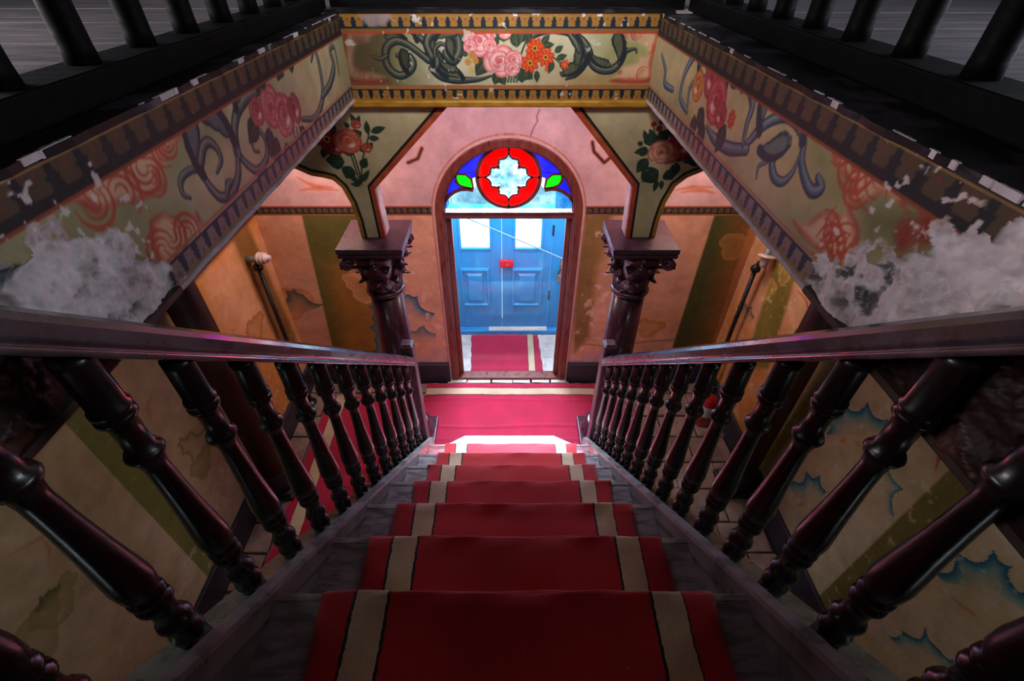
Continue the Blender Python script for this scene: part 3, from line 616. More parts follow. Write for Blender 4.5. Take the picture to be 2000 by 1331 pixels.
# right
def rightfield(c):
    fill_field(c, 61); g = lambda L: c.pts(L, (1250, 0), .4960)
    c.poly(g([(80, 200), (300, 260), (700, 500), (760, 640), (820, 820), (640, 840), (420, 660), (200, 420)]), (190, 160, 118), .6, .05)
    c.poly(g([(620, 420), (730, 500), (780, 640), (820, 720), (800, 800), (700, 780), (660, 600)]), (128, 124, 78), .7, .03)
    S = lambda L, *w_: c.scroll(g(L), [q * .001 for q in w_], (38, 50, 70), (80, 98, 118), (126, 138, 140))
    S([(700, 700), (712, 742), (675, 752), (648, 700), (636, 630), (645, 560), (625, 500), (580, 462), (530, 470), (480, 500), (440, 545), (405, 585)], 10, 17, 15, 12, 14, 16, 17, 12)
    S([(545, 575), (520, 640), (530, 700), (562, 716), (600, 680), (625, 620)], 14, 16, 12, 5); S([(458, 700), (468, 655), (500, 640)], 5, 8, 5)
    S([(420, 590), (350, 585), (295, 550), (262, 500)], 18, 22, 20, 8); S([(405, 570), (420, 490), (442, 420), (432, 350), (405, 330), (400, 360)], 10, 14, 18, 18, 8)
    c.acan(*g([(470, 520)])[0], .8, 0.230, 0.049, 1, (40, 52, 66), (96, 108, 104)); c.acan(*g([(640, 560)])[0], 1.2, 0.161, 0.043, -1, (40, 52, 66), (96, 108, 104)); c.acan(*g([(470, 590)])[0], 3.3, 0.161, 0.043, -1, (40, 52, 66), (96, 108, 104))
    S([(185, 440), (160, 390), (168, 320), (190, 260), (222, 212), (252, 214), (262, 262)], 12, 16, 18, 20, 10); S([(188, 410), (196, 350), (228, 300)], 10, 14, 6); S([(130, 355), (98, 330), (100, 275), (86, 215)], 12, 18, 8); c.acan(*g([(230, 300)])[0], .8, 0.138, 0.043, 1, (40, 50, 56), (90, 96, 84))
    for p, a in (((310, 280), 1.2), ((330, 300), .6), ((345, 350), .2), ((360, 320), .8), ((215, 450), 4.4), ((240, 480), 4.0), ((230, 430), 3.6), ((340, 490), 5.0), ((380, 350), 0.7), ((210, 350), 2.5)):
        c.leaf(*g([p])[0], a, .105, .036, (32, 46, 48), (76, 92, 84))
    c.rose(*g([(228, 340)])[0], 0.059, (150, 70, 40), (196, 140, 70), 5); c.rose(*g([(285, 310)])[0], 0.073, (132, 34, 50), (190, 84, 92), 6); c.rose(*g([(300, 400)])[0], 0.082, (140, 36, 52), (200, 96, 100), 7); c.daisy(*g([(360, 470)])[0], .028, (190, 64, 58)); c.rose(*g([(318, 455)])[0], 0.046, (132, 34, 50), (180, 74, 82), 8)
    A = lambda L: [(x[0], x[1]) for x in g(L)]
    lace(c, A([(705, 465), (900, 560), (1240, 755), (1150, 790), (1100, 770), (1030, 812), (960, 760), (900, 800), (825, 812), (832, 730), (770, 645), (748, 560)]), [(q[0], q[1], r, a, -1) for q, r, a in zip(A([(860, 640), (950, 700), (860, 740), (1050, 730), (800, 560), (1100, 760), (900, 620)]), (.05, .055, .035, .04, .04, .03, .03), (0, 2, 1, 3, 5, 2, 4))])
    lace(c, A([(600, 870), (660, 880), (720, 835), (790, 850), (830, 830), (866, 930), (820, 1010), (730, 1010), (640, 930)]), [(q[0], q[1], .045, a, 1) for q, a in zip(A([(720, 920), (790, 900), (800, 980), (740, 980)]), (1, 3, 4, 0))])
    c.poly(A([(860, 820), (1000, 830), (1150, 800), (1300, 830), (1400, 900), (1100, 930), (900, 930)]), (96, 88, 48), .8, .03)
    for q in A([(1180, 880), (1040, 930), (1120, 900), (1250, 860)]): c.blob(q[0], q[1], .03, .02, 1, (132, 34, 30), .8, .02)
gbr, c = beam(BR, True, 'wall_stairwell_right', rightfield); bands(c)
erode(c, c.pts([(690, 1010), (760, 990), (880, 940), (1100, 920), (1300, 890), (1420, 830), (1512, 800), (1700, 800)], (1250, 0), .4960), 71, -1)
stain(c, sorted(c.pts([(2000, 640), (1800, 670), (1700, 690)]))); c.build('painted_face', M['beam_mural'], gbr, flip=True)
# front
gbf = struct_empty('wall_stairwell_front')
box('beam_core', BL - .2, BR + .2, BY + .006, BY + .20, BB, BT + .01, M['plaster_white'], gbf)
c = Canvas('Y', BY, BL, BR, BB, BT + .01, .0026, (186, 178, 150)); g = lambda L: c.pts(L, (680, 0), .32)
a, b = c.noise(3, 4, 81), c.noise(12, 4, 82)
c.full(np.clip((-c.U - .30) * 3.4, 0, 1) * .9, (92, 90, 50)); c.full(np.clip((c.U - .34) * 5, 0, 1) * .75, (138, 142, 84)); c.full(np.clip((c.U - .10) * 4, 0, 1) * np.clip((-.42 - c.V) * 9, 0, 1) * .7, (150, 120, 74)); c.full(np.clip((a - .55) * 4, 0, 1) * .3, (206, 196, 168)); c.full(np.clip((c.U - .25) * 5, 0, 1) * np.clip((a - .45) * 5, 0, 1) * .5, (110, 126, 74))
S = lambda L, *w_: c.scroll(g(L), [q * .0013 for q in w_])
S([(870, 465), (800, 485), (720, 490), (640, 485), (560, 460), (510, 420)], 4, 9, 14, 17, 12); c.acan(*g([(700, 480)])[0], 2.0, 0.103, 0.035, 1); c.acan(*g([(600, 470)])[0], 2.6, 0.138, 0.038, -1); c.acan(*g([(550, 380)])[0], -1.0, 0.103, 0.030, 1)
S([(520, 430), (545, 380), (500, 300), (440, 230), (380, 190)], 12, 14, 12, 8); c.acan(*g([(520, 400)])[0], 2.2, 0.138, 0.035, -1); c.acan(*g([(420, 250)])[0], 2.0, 0.115, 0.032, -1); c.acan(*g([(350, 240)])[0], 2.4, 0.103, 0.030, 1)
S([(510, 350), (480, 270), (510, 205), (580, 190), (645, 210), (675, 260), (672, 330), (640, 370), (600, 345), (590, 320)], 12, 17, 17, 17, 18, 10); c.acan(*g([(530, 240)])[0], .9, 0.138, 0.032, -1); c.acan(*g([(640, 360)])[0], 2.4, 0.092, 0.030, -1)
S([(530, 350), (530, 300), (560, 268), (592, 275)], 5, 9, 6); S([(490, 370), (430, 320), (360, 270), (290, 250), (235, 290), (230, 370), (260, 430), (320, 462), (380, 430), (395, 380), (350, 330), (300, 340)], 12, 12, 13, 15, 15, 14, 14, 14, 8); c.acan(*g([(360, 440)])[0], 2.3, 0.103, 0.035, -1, (24, 28, 32), (60, 60, 44)); S([(235, 340), (200, 360), (160, 350), (140, 335)], 8, 8, 3)
S([(1095, 260), (1130, 220), (1190, 190), (1250, 180), (1320, 190), (1380, 210), (1390, 180)], 5, 11, 14, 14, 12, 7); S([(1385, 205), (1440, 260), (1470, 320), (1490, 390), (1540, 425), (1610, 425), (1660, 380), (1690, 320), (1720, 305), (1755, 300), (1760, 325)], 10, 14, 14, 15, 14, 10, 6, 3)
S([(1450, 300), (1460, 350), (1420, 410), (1380, 450), (1330, 485)], 10, 14, 18, 16, 4); c.acan(*g([(1470, 340)])[0], 4.3, 0.161, 0.038, -1); c.acan(*g([(1400, 220)])[0], -.9, 0.138, 0.030, -1); c.acan(*g([(1660, 380)])[0], 1.2, 0.138, 0.041, 1); c.acan(*g([(1470, 330)])[0], 5.3, 0.138, 0.027, 1); S([(1350, 210), (1385, 260), (1410, 320)], 8, 12, 5)
LG, LV = (44, 60, 44), (104, 116, 84)
for x, y_, an, L_, wd in ((1030, 290, 1.7, .065, .024), (1050, 260, 1.2, .06, .022), (1000, 300, 3.6, .06, .022), (1030, 320, 4.4, .05, .02), (990, 240, 2.0, .04, .012), (860, 390, 3.6, .055, .024), (830, 380, 4.1, .06, .024), (920, 440, 4.3, .05, .022), (930, 460, 5.2, .04, .018), (1040, 410, 5.0, .06, .024), (1070, 430, 5.6, .05, .022), (1090, 420, 4.4, .05, .02), (700, 240, 1.9, .04, .010), (720, 240, 1.2, .04, .009), (705, 205, 5.0, .04, .009), (860, 230, 1.5, .045, .014), (900, 280, 1.4, .035, .012), (940, 250, 2.2, .05, .009), (960, 250, 1.0, .05, .009), (950, 260, 1.6, .05, .010), (1180, 270, .8, .045, .013), (1190, 280, .1, .045, .012), (1120, 270, 2.0, .06, .013), (1260, 320, .6, .04, .012), (1250, 370, 4.4, .05, .014), (1270, 360, .3, .045, .012), (1290, 380, 5.6, .04, .011), (1150, 430, 4.8, .045, .012), (1140, 440, 5.3, .03, .009), (730, 340, 2.6, .03, .01), (800, 350, .3, .03, .01), (800, 300, 4.8, .05, .012), (840, 320, 4.0, .05, .012)): c.leaf(*g([(x, y_)])[0], an, L_ * 1.2, wd * 1.2, LG, LV)
for k in range(4): c.stroke(g([(985 + 16 * k, 460), (975 + 18 * k, 500)]), .005, (56, 92, 60), 1, 2)
c.stroke(g([(1100, 230), (1070, 290), (1040, 380)]), .004, LG, 1, 4); c.stroke(g([(1300, 390), (1250, 350), (1200, 330)]), .003, LG, 1, 4)
PD, PL = (190, 78, 92), (240, 190, 186)
c.rose(*g([(800, 255)])[0], 0.072, PD, PL, 11); c.rose(*g([(925, 375)])[0], 0.079, PD, PL, 12); c.rose(*g([(1010, 365)])[0], 0.044, PD, PL, 16); c.rose(*g([(745, 285)])[0], 0.033, PD, PL, 13); c.rose(*g([(865, 280)])[0], 0.033, PD, PL, 14); c.rose(*g([(1000, 420)])[0], 0.038, PD, PL, 18)
c.rose(*g([(955, 195)])[0], 0.033, PD, PL, 15)
for x, y_ in ((755, 335), (732, 378), (780, 372)): c.daisy(*g([(x, y_)])[0], .015, (206, 160, 62), (120, 90, 30))
for x, y_, r in ((1140, 295, 0.043), (1205, 350, 0.041), (1110, 385, 0.043)): c.daisy(*g([(x, y_)])[0], r, (216, 74, 24), (70, 56, 24))
c.daisy(*g([(1322, 395)])[0], .022, (210, 84, 40), (190, 90, 40), 7); c.blob(*g([(1210, 420)])[0], .008, .014, 0, (206, 84, 50)); c.blob(*g([(755, 425)])[0], .008, .016, .4, (206, 160, 62))
lace(c, g([(1615, 152), (1885, 152), (1870, 300), (1850, 400), (1830, 505), (1600, 500), (1650, 470), (1660, 430), (1760, 400), (1780, 350), (1850, 330), (1820, 270), (1760, 240), (1700, 235), (1680, 180)]), [(q[0], q[1], r, a_, 1) for q, r, a_ in zip(g([(1820, 200), (1760, 210), (1800, 450), (1740, 470), (1850, 300)]), (.024, .02, .026, .02, .016), (0, 2, 1, 3, 4))], .5)
lace(c, g([(-20, 152), (200, 158), (150, 200), (130, 240), (60, 250), (30, 300), (20, 400), (70, 450), (160, 460), (250, 500), (30, 505), (-20, 400)]), [(q[0], q[1], r, a_, -1) for q, r, a_ in zip(g([(60, 210), (60, 450), (120, 480)]), (.024, .026, .02), (0, 2, 1))], .5)
c.poly(g([(-30, 140), (240, 150), (200, 300), (260, 510), (-30, 510)]), (64, 40, 28), .55, .06)
T0 = BT + .01; c.full((c.V > T0 - .066) * 1.0, (24, 28, 40)); c.dentils(T0 - .060, T0 - .012, True, .054, (22, 30, 44), (150, 108, 44), (150, 60, 34)); c.full((c.V > T0 - .012) * 1.0, (142, 100, 44)); c.full(((c.V < T0 - .062) & (c.V > T0 - .076)) * 1.0, (132, 88, 40)); c.full((np.abs(c.V - (T0 - .079)) < .004) * .9, (176, 64, 36))
c.dentils(BB + .003, BB + .052, False, .052, (20, 26, 38), (146, 106, 44), (150, 60, 34)); c.full(((c.V > BB + .052) & (c.V < BB + .066)) * 1.0, (152, 98, 56)); c.full(((c.V > BB + .066) & (c.V < BB + .070)) * .8, (166, 70, 44)); c.full((c.V < BB + .004) * 1.0, (120, 90, 40))
c.poly(g([(60, 90), (245, 85), (250, 125), (200, 158), (120, 158)]), (150, 132, 136), .9, .008, 4)
pk = c.noise(26, 3, 88); c.full((pk > .70) * (np.abs(c.V - T0) < .03) * .9, (206, 206, 212)); c.full((pk > .78) * .7, (206, 196, 190))
c.h += (c.noise(8, 3, 90) - .5) * .003
c.build('painted_face', M['beam_mural'], gbf)
# mouldings along the beams
box('trim_3', BL - .02, BR + .02, BY - .018, BY + .02, BB - .030, BB + .002, M['gold'], kind='structure', bev=.008)
for nm, X, s in (('trim_4', BL, -1), ('trim_5', BR, 1)):
    V, Fa = sweep([(0, -.010), (-.006 * s, -.004), (-.004 * s, .006), (.012 * s, .010), (.19 * s, .010), (.19 * s, -.014), (.01 * s, -.014)], X, [(y_, BB + .0015 * math.sin(y_ * 31)) for y_ in np.linspace(.93, BY + .01, 30)])
    mesh(nm, V, Fa, M['plaster_white'], kind='structure')
    V, Fa = sweep([(0, -.014), (-.006 * s, -.006), (-.004 * s, .006), (.012 * s, .010), (.19 * s, .010), (.19 * s, -.016)], X, [(-.64, BB), (.93, BB)]); mesh({'trim_4': 'trim_9', 'trim_5': 'trim_10'}[nm], V, Fa, M['cornice'], kind='structure')
    for q in range(60):
        y_ = -.1 + q * .045 + RNG.uniform(-.015, .015); l_ = RNG.uniform(.012, .06); w_ = RNG.uniform(.003, .008)
        if RNG.random() < .6:
            V, Fa = prism([(X - s * .002, y_), (X + s * w_ * .4, y_ - .004), (X + s * w_, y_ + l_ * .3), (X + s * w_ * .5, y_ + l_ * .55), (X + s * w_ * .9, y_ + l_ * .8), (X - s * .001, y_ + l_)], 'z', BT - .003 - w_ * .4, BT + .0075); mesh('plaster_chip', V, Fa, M['plaster_white'], gbl if s < 0 else gbr)
# plaster curb tops and upper floor
def ragged(name, X, s, y0, y1, wd):
    P = [(X - s * .006 + s * RNG.uniform(-.003, .008), y_) for y_ in np.linspace(y0, y1, 70)]
    V, Fa = prism([(p[0], p[1]) for p in P] + [(X + s * wd, y1), (X + s * wd, y0)], 'z', BT - .008, BT + .006)
    return mesh(name, V, Fa, M['curb_top'], kind='structure')
ragged('trim_6', BL, -1, -.64, BY, .072); ragged('trim_7', BR, 1, -.64, BY, .142)
o = box('trim_8', BL - .06, BR + .06, BY - .008, BY + .085, BT + .010, BT + .022, M['curb_top'], kind='structure')
uf = struct_empty('floor_upper')
def planks(x0, x1, y0, y1, z, along='x', wd=.16):
    y_ = y0 if along == 'x' else x0; e = y1 if along == 'x' else x1
    while y_ < e - .01:
        q = min(y_ + wd, e)
        if along == 'x': box('floor_plank', x0, x1, y_ + .003, q - .003, z - .02, z + RNG.uniform(-.0015, .0015), M['upper_floor'], uf)
        y_ = q
planks(-3.2, BL - .17, -.64, 4.6, -.262); planks(BR + .17, 3.2, -.64, 4.6, -.262); planks(BL - .17, BR + .17, BY + .17, 4.6, -.262); planks(-3.2, 3.2, -3.15, -.64, -.262, wd=.3)
box('subfloor', -3.3, BL - .19, -3.15, 4.6, -.60, -.284, M['ceiling'], uf); box('subfloor', BR + .19, 3.3, -3.15, 4.6, -.60, -.284, M['ceiling'], uf)
box('subfloor', BL - .19, BR + .19, BY + .2, 4.6, -.60, -.284, M['ceiling'], uf); box('subfloor', BL - .19, BR + .19, -3.15, -.66, -.40, -.284, M['ceiling'], uf)
ce = struct_empty('ceiling_lower')
box('soffit', -3.3, BL - .19, -3.15, YB + .1, -.645, -.60, M['ceiling'], ce); box('soffit', BR + .19, 3.3, -3.15, YB + .1, -.645, -.60, M['ceiling'], ce); box('soffit', BL - .19, BR + .19, BY + .2, YB + .1, -.645, -.60, M['ceiling'], ce)
for nm, a_ in (('wall_upper_left', (-3.4, -3.2, -3.2, 4.7)), ('wall_upper_right', (3.2, 3.4, -3.2, 4.7)), ('wall_upper_front', (-3.4, 3.4, 4.55, 4.7))): box(nm, *a_, -.28, 2.6, M['porch'], kind='structure')
box('ceiling', -3.4, 3.4, -3.3, 4.7, 2.5, 2.65, M['ceiling'], kind='structure')

# ---- arcade wall above the columns
wa = struct_empty('wall_arcade'); AY = 2.62; AD = .12; ZA = -1.42
inL = [(-.30, -.662), (-.751, -1.10), (-.738, ZA)]; outL = [(-.885, ZA), (-.888, -1.30), (-.905, -1.18), (-.935, -1.09), (-.975, -1.045), (-1.03, -1.03), (-1.09, -1.02), (-1.16, -.985), (-1.25, -.95), (-1.40, -.925), (XL, -.915)]
inR = [(.321, -.662), (.711, -1.085), (.722, ZA)]; outR = [(.900, ZA), (.905, -1.29), (.920, -1.18), (.955, -1.08), (1.01, -1.03), (1.08, -.998), (1.13, -.975), (1.20, -.945), (1.35, -.925), (XR, -.915)]
for I, O, XX in ((inL, outL, XL), (inR, outR, XR)):
    P = I + O + [(XX, -.655), (I[0][0], -.655)]
    V, Fa = prism(P, 'y', AY + .006, AY + AD); mesh('spandrel_core', V, Fa, M['plaster_white'], wa)
    ux = sorted([I[0][0], XX]); cc = Canvas('Y', AY, ux[0], ux[1], ZA, -.655, .0035, (192, 176, 138))
    a, b = cc.noise(3, 5, 101), cc.noise(9, 4, 102); cc.full(np.clip((a - .45) * 4, 0, 1) * .5, (168, 150, 116)); cc.full(np.clip((b - .55) * 4, 0, 1) * .3, (206, 190, 158))
    cc.keep = cc.inside(P, (slice(None), slice(None)))
    G_ = (30, 52, 40)
    if XX < 0:
        g = lambda L: cc.pts(L, (560, 200), .3906)
        for p, an, L_, wd in (((250, 150), 2.6, .06, .026), ((345, 190), 1.6, .05, .022), ((330, 170), .4, .05, .02), ((260, 240), 3.4, .06, .022), ((190, 230), 4.3, .05, .015), ((290, 300), 3.0, .09, .035), ((320, 320), 4.2, .07, .03), ((310, 270), 1.4, .04, .02), ((420, 150), .3, .075, .014), ((405, 160), 1.5, .06, .012), ((410, 180), .0, .05, .012), ((375, 400), .9, .08, .012), ((372, 410), 2.4, .09, .012), ((370, 415), 3.0, .05, .010), ((375, 330), 1.0, .06, .018), ((400, 240), .8, .05, .014), ((390, 250), 2.2, .05, .012), ((345, 110), 1.9, .05, .010), ((345, 115), 1.0, .05, .010), ((310, 130), 2.0, .03, .01), ((130, 220), 2.8, .05, .012)): cc.leaf(*g([p])[0], an, L_ * 1.15, wd * 1.3, G_, (70, 90, 60))
        for P_ in ([(375, 410), (360, 340), (330, 250)], [(372, 405), (378, 300), (395, 220)], [(368, 400), (340, 320), (320, 260)], [(395, 230), (410, 160), (405, 110)]): cc.stroke(g(P_), .004, G_, 1, 5)
        cc.rose(*g([(240, 215)])[0], 0.060, (110, 30, 28), (166, 62, 46), 22); cc.daisy(*g([(200, 185)])[0], 0.066, (130, 34, 28), (60, 20, 18), 8, (90, 20, 20)); cc.rose(*g([(305, 195)])[0], 0.074, (150, 56, 44), (206, 118, 92), 21); cc.rose(*g([(345, 110)])[0], 0.026, (140, 44, 36), (190, 96, 70), 23); cc.rose(*g([(400, 228)])[0], 0.029, (140, 44, 36), (190, 96, 70), 24)
    else:
        g = lambda L: cc.pts(L, (1130, 200), .3906)
        for p, an, L_, wd in (((360, 220), 1.7, .07, .03), ((400, 200), 1.0, .07, .026), ((350, 250), 3.0, .06, .02), ((345, 280), 4.2, .08, .026), ((370, 330), 4.0, .07, .03), ((400, 340), 3.8, .09, .04), ((440, 340), 5.4, .06, .03), ((395, 390), 4.6, .06, .012), ((415, 390), 4.9, .05, .01), ((490, 300), 4.7, .08, .022), ((480, 290), .6, .06, .02), ((520, 300), .5, .08, .018), ((545, 300), .1, .07, .014), ((550, 295), 5.9, .06, .012), ((470, 180), 1.6, .06, .024), ((480, 170), .3, .06, .02), ((320, 215), 2.6, .03, .01), ((320, 245), 3.3, .04, .01), ((370, 160), 2.3, .03, .009), ((340, 190), 2.0, .05, .01)): cc.leaf(*g([p])[0], an, L_ * 1.15, wd * 1.3, G_, (60, 84, 60))
        for P_ in ([(385, 200), (380, 150), (375, 110)], [(400, 190), (405, 150), (415, 100)]): cc.stroke(g(P_), .003, G_, 1, 4)
        for x, y_, r in ((375, 110, .014), (403, 132, .016), (415, 98, .014)): cc.blob(*g([(x, y_)])[0], r, r * .9, 0, (128, 40, 30))
        cc.rose(*g([(520, 215)])[0], 0.084, (104, 26, 28), (150, 54, 46), 32); cc.rose(*g([(455, 265)])[0], 0.054, (140, 44, 44), (196, 100, 84), 33); cc.rose(*g([(412, 250)])[0], 0.072, (160, 78, 60), (222, 176, 146), 31); cc.leaf(*g([(560, 240)])[0], .4, .07, .02, G_)
    cc.h += (cc.noise(10, 3, 99) - .5) * .002
    cc.build('painted_face', M['mural'], wa)
def ribbon(name, P, y0, y1, wd, mat, parent, side=1, inset=0.0):
    """flat band following a 2-D polyline in the x-z plane, offset to one side"""
    P = [np.array(p, float) for p in P]; nn = []
    for i in range(len(P)):
        a = P[max(i - 1, 0)]; b = P[min(i + 1, len(P) - 1)]; d = (b - a) / (np.hypot(*(b - a)) + 1e-9); nv = np.array([-d[1], d[0]])
        if 0 < i < len(P) - 1:
            d1 = (P[i] - P[i - 1]); d1 /= np.hypot(*d1) + 1e-9; nv = nv / max(.45, float(np.dot(nv, [-d1[1], d1[0]])))
        nn.append(nv * side)
    A = [p + n_ * inset for p, n_ in zip(P, nn)]; B = [p + n_ * (inset + wd) for p, n_ in zip(P, nn)]; m = len(P); V = []
    for yy in (y0, y1): V += [(p[0], yy, p[1]) for p in A] + [(p[0], yy, p[1]) for p in B]
    Fa = []
    for i in range(m - 1):
        Fa += [(i, i + 1, m + i + 1, m + i), (2 * m + i, 3 * m + i, 3 * m + i + 1, 2 * m + i + 1), (i, 2 * m + i, 2 * m + i + 1, i + 1), (m + i, m + i + 1, 3 * m + i + 1, 3 * m + i)]
    Fa += [(0, m, 3 * m, 2 * m), (m - 1, 3 * m - 1, 4 * m - 1, 2 * m - 1)]
    return mesh(name, V, Fa, mat, parent)
for I, O, sd in ((inL, outL, -1), (inR, outR, 1)):
    # inner edge of the arch
    ribbon('painted_border', I, AY - .004, AY + .03, .028, M['border_orange'], wa, sd); ribbon('painted_border', I, AY - .002, AY + .02, .014, M['border_black'], wa, sd, .028)
    ribbon('painted_border', O, AY - .004, AY + .03, .022, M['gold'], wa, sd); ribbon('painted_border', O, AY - .002, AY + .02, .014, M['border_black'], wa, sd, .022)
ribbon('painted_border', [(-.30, -.662), (.321, -.662)], AY - .004, AY + .03, .014, M['border_orange'], wa, 1)
box('arch_soffit', -.31, .33, AY + .006, AY + AD, -.662, -.640, M['plaster_white'], wa)

# ================================================================== DOORWAY WITH FANLIGHT (door_1), STREET DOORS (door_2)
d1 = struct_empty('door_1')
FI = .445                                     # inner half width of the frame
def arch_band(name, r0, r1, y0, y1, mat, parent, zb=FL, n=36):
    A = arch_pts(CXD, ZS, r0, n, zb); B = arch_pts(CXD, ZS, r1, n, zb); m = len(A); V = []
    for yy in (y0, y1): V += [(a[0], yy, a[1]) for a in A] + [(b[0], yy, b[1]) for b in B]
    Fa = []
    for i in range(m - 1): Fa += [(i, i + 1, m + i + 1, m + i), (2 * m + i, 3 * m + i, 3 * m + i + 1, 2 * m + i + 1), (i, 2 * m + i, 2 * m + i + 1, i + 1), (m + i, m + i + 1, 3 * m + i + 1, 3 * m + i)]
    Fa += [(0, m, 3 * m, 2 * m), (m - 1, 3 * m - 1, 4 * m - 1, 2 * m - 1)]
    return mesh(name, V, Fa, mat, parent)
bevel(arch_band('door_frame', .503, .560, YB - .022, YB + .01, M['frame'], d1), .006)
bevel(arch_band('door_frame', .490, .516, YB - .006, YB + .10, M['frame'], d1), .005)
arch_band('plaster_edge', .560, .576, YB - .008, YB + .004, M['pink_plain'], d1)
ZT = -1.617
box('transom', CXD - .498, CXD + .498, YB - .004, YB + .09, ZT - .040, ZT + .006, M['frame_dark'], d1, bev=.006)
box('transom_ledge', CXD - .495, CXD + .495, YB - .012, YB + .02, ZT + .004, ZT + .016, M['frame'], d1, bev=.003)
for s in (-1, 1): box('door_stile', CXD + s * .468 - .020, CXD + s * .468 + .020, YB + .045, YB + .085, FL + .02, ZT - .03, M['frame'], d1, bev=.004)
box('threshold', CXD - .495, CXD + .495, YB - .012, YB + .09, FL, FL + .030, M['frame'], d1, bev=.006)
box('door_glass', CXD - .452, CXD + .452, YB + .062, YB + .066, FL + .028, ZT - .038, M['glass_door'], d1)
# fanlight: every pane of stained glass is its own piece, wooden tracery between them
YG = YB + .030; CC = (CXD - .002, -1.342); RC = .230
def F2(p): return on_y(840 + p[0] / 2.8935, 260 + p[1] / 2.8935, YB)
def pane(poly, mat, y=YG, name='glass_pane'):
    V, Fa = prism(poly, 'y', y, y + .004); return mesh(name, V, Fa, mat, d1)
def bar(P, wd=.010, y0=YG - .010, y1=YG + .014, name='tracery_bar'):
    P = [np.array(p, float) for p in P]; A = []; B = []
    for i in range(len(P)):
        d = P[min(i + 1, len(P) - 1)] - P[max(i - 1, 0)]; d = d / (np.hypot(*d) + 1e-9); n_ = np.array([-d[1], d[0]]) * wd; A.append(P[i] + n_); B.append(P[i] - n_)
    m = len(P); V = []
    for yy in (y0, y1): V += [(p[0], yy, p[1]) for p in A] + [(p[0], yy, p[1]) for p in B]
    Fa = []
    for i in range(m - 1): Fa += [(i, i + 1, m + i + 1, m + i), (2 * m + i, 3 * m + i, 3 * m + i + 1, 2 * m + i + 1), (i, 2 * m + i, 2 * m + i + 1, i + 1), (m + i, m + i + 1, 3 * m + i + 1, 3 * m + i)]
    Fa += [(0, m, 3 * m, 2 * m), (m - 1, 3 * m - 1, 4 * m - 1, 2 * m - 1)]
    return mesh(name, V, Fa, M['frame_dark'], d1)
def cir(a0, a1, r=RC, c=CC, n=24): return [(c[0] + r * math.cos(a0 + (a1 - a0) * i / n), c[1] + r * math.sin(a0 + (a1 - a0) * i / n)) for i in range(n + 1)]
def quat_r(t):
    """barbed quatrefoil outline: four ogee-pointed lobes with cusps between"""
    q = ((t + PI / 4) % (PI / 2)) - PI / 4; a = abs(q)
    pts = [(0, .172), (.08, .154), (.16, .143), (.27, .139), (.38, .143), (.50, .146), (.56, .138), (.60, .122), (.66, .126), (.72, .116), (.76, .100), (PI / 4, .096)]
    return float(np.interp(a, [p[0] for p in pts], [p[1] for p in pts]))
Q = [(CC[0] + quat_r(t) * math.cos(t), CC[1] + quat_r(t) * math.sin(t)) for t in np.linspace(0, 2 * PI, 145)]
pane(Q[:-1], M['glass_clear']); bar(Q, .008)
for k in range(4):
    a0, a1 = k * PI / 2, (k + 1) * PI / 2; seg = Q[k * 36:(k + 1) * 36 + 1]
    pane(cir(a0, a1) + seg[::-1], M['glass_red']); bar([(CC[0] + .168 * math.cos(a0), CC[1] + .168 * math.sin(a0)), (CC[0] + .230 * math.cos(a0), CC[1] + .230 * math.sin(a0))], .008)
bar(cir(0, 2 * PI, RC, n=64), .014)
for s in (-1, 1):
    mx = lambda P: [(2 * CXD - p[0], p[1]) for p in P] if s > 0 else list(P)
    L0 = [F2(p) for p in [(145, 238), (200, 240), (232, 268), (243, 320), (190, 312), (160, 300), (147, 280), (143, 262)]]; leafp = mx(L0); pane(leafp, M['glass_green']); bar(leafp + [leafp[0]], .008)
    arc = lambda r, a0, a1, n=14: [(CXD + s * (r * math.cos(a0 + (a1 - a0) * i / n)), ZS + r * math.sin(a0 + (a1 - a0) * i / n)) for i in range(n + 1)]
    R1 = .498
    cs = lambda a0, a1, n=10: [(CC[0] + s * RC * math.cos(a0 + (a1 - a0) * i / n), CC[1] + RC * math.sin(a0 + (a1 - a0) * i / n)) for i in range(n + 1)]
    tipu = mx([F2((138, 232))])[0]; btm = mx([F2((243, 322))])[0]
    # upper blue: arch from bar to crown, circle down to the leaf
    pane(arc(R1, .62, 1.30) + cs(1.30, .02) + [mx([F2((232, 268))])[0], mx([F2((200, 240))])[0], tipu], M['glass_blue'])
    # lower blue: arch, leaf underside, shoulder of the clear pane
    sh = mx([F2(p) for p in [(243, 330), (205, 324), (170, 326), (135, 340), (105, 362), (80, 395), (66, 425)]])
    pane(arc(R1, .60, .02) + sh[::-1] + [btm, mx([F2((160, 300))])[0], tipu], M['glass_blue'])
    pane([(p[0], p[1]) for p in sh] + mx([F2((70, 437)), (CC[0] - .05, ZT + .012)]) + cs(-1.2, -.20)[0:], M['glass_clear'])
    bar(sh, .013); bar([tipu, arc(R1, .60, .61)[0]], .008)
    for p in leafp[::2]: pass
    for q in ((143, 238), (143, 282)):
        x, z = mx([F2(q)])[0]; V, Fa = prism([(x - .012, z), (x, z + .014), (x + .012, z), (x, z - .014)], 'y', YG - .012, YG + .012); mesh('leaf_cusp', V, Fa, M['frame_dark'], d1)
bar(arc(.468, 0, PI, 40) if False else [(CXD - .494 * math.cos(PI * i / 40), ZS + .494 * math.sin(PI * i / 40)) for i in range(41)], .012)
o = mesh('door_stay', *tube([(-.40, YB + .10, -1.66), (.545, YB + .16, -2.135)], .0045, 8), M['stay']); tag(o, 'thin pale metal stay slanting across the glass of the arched doorway', 'door stay')
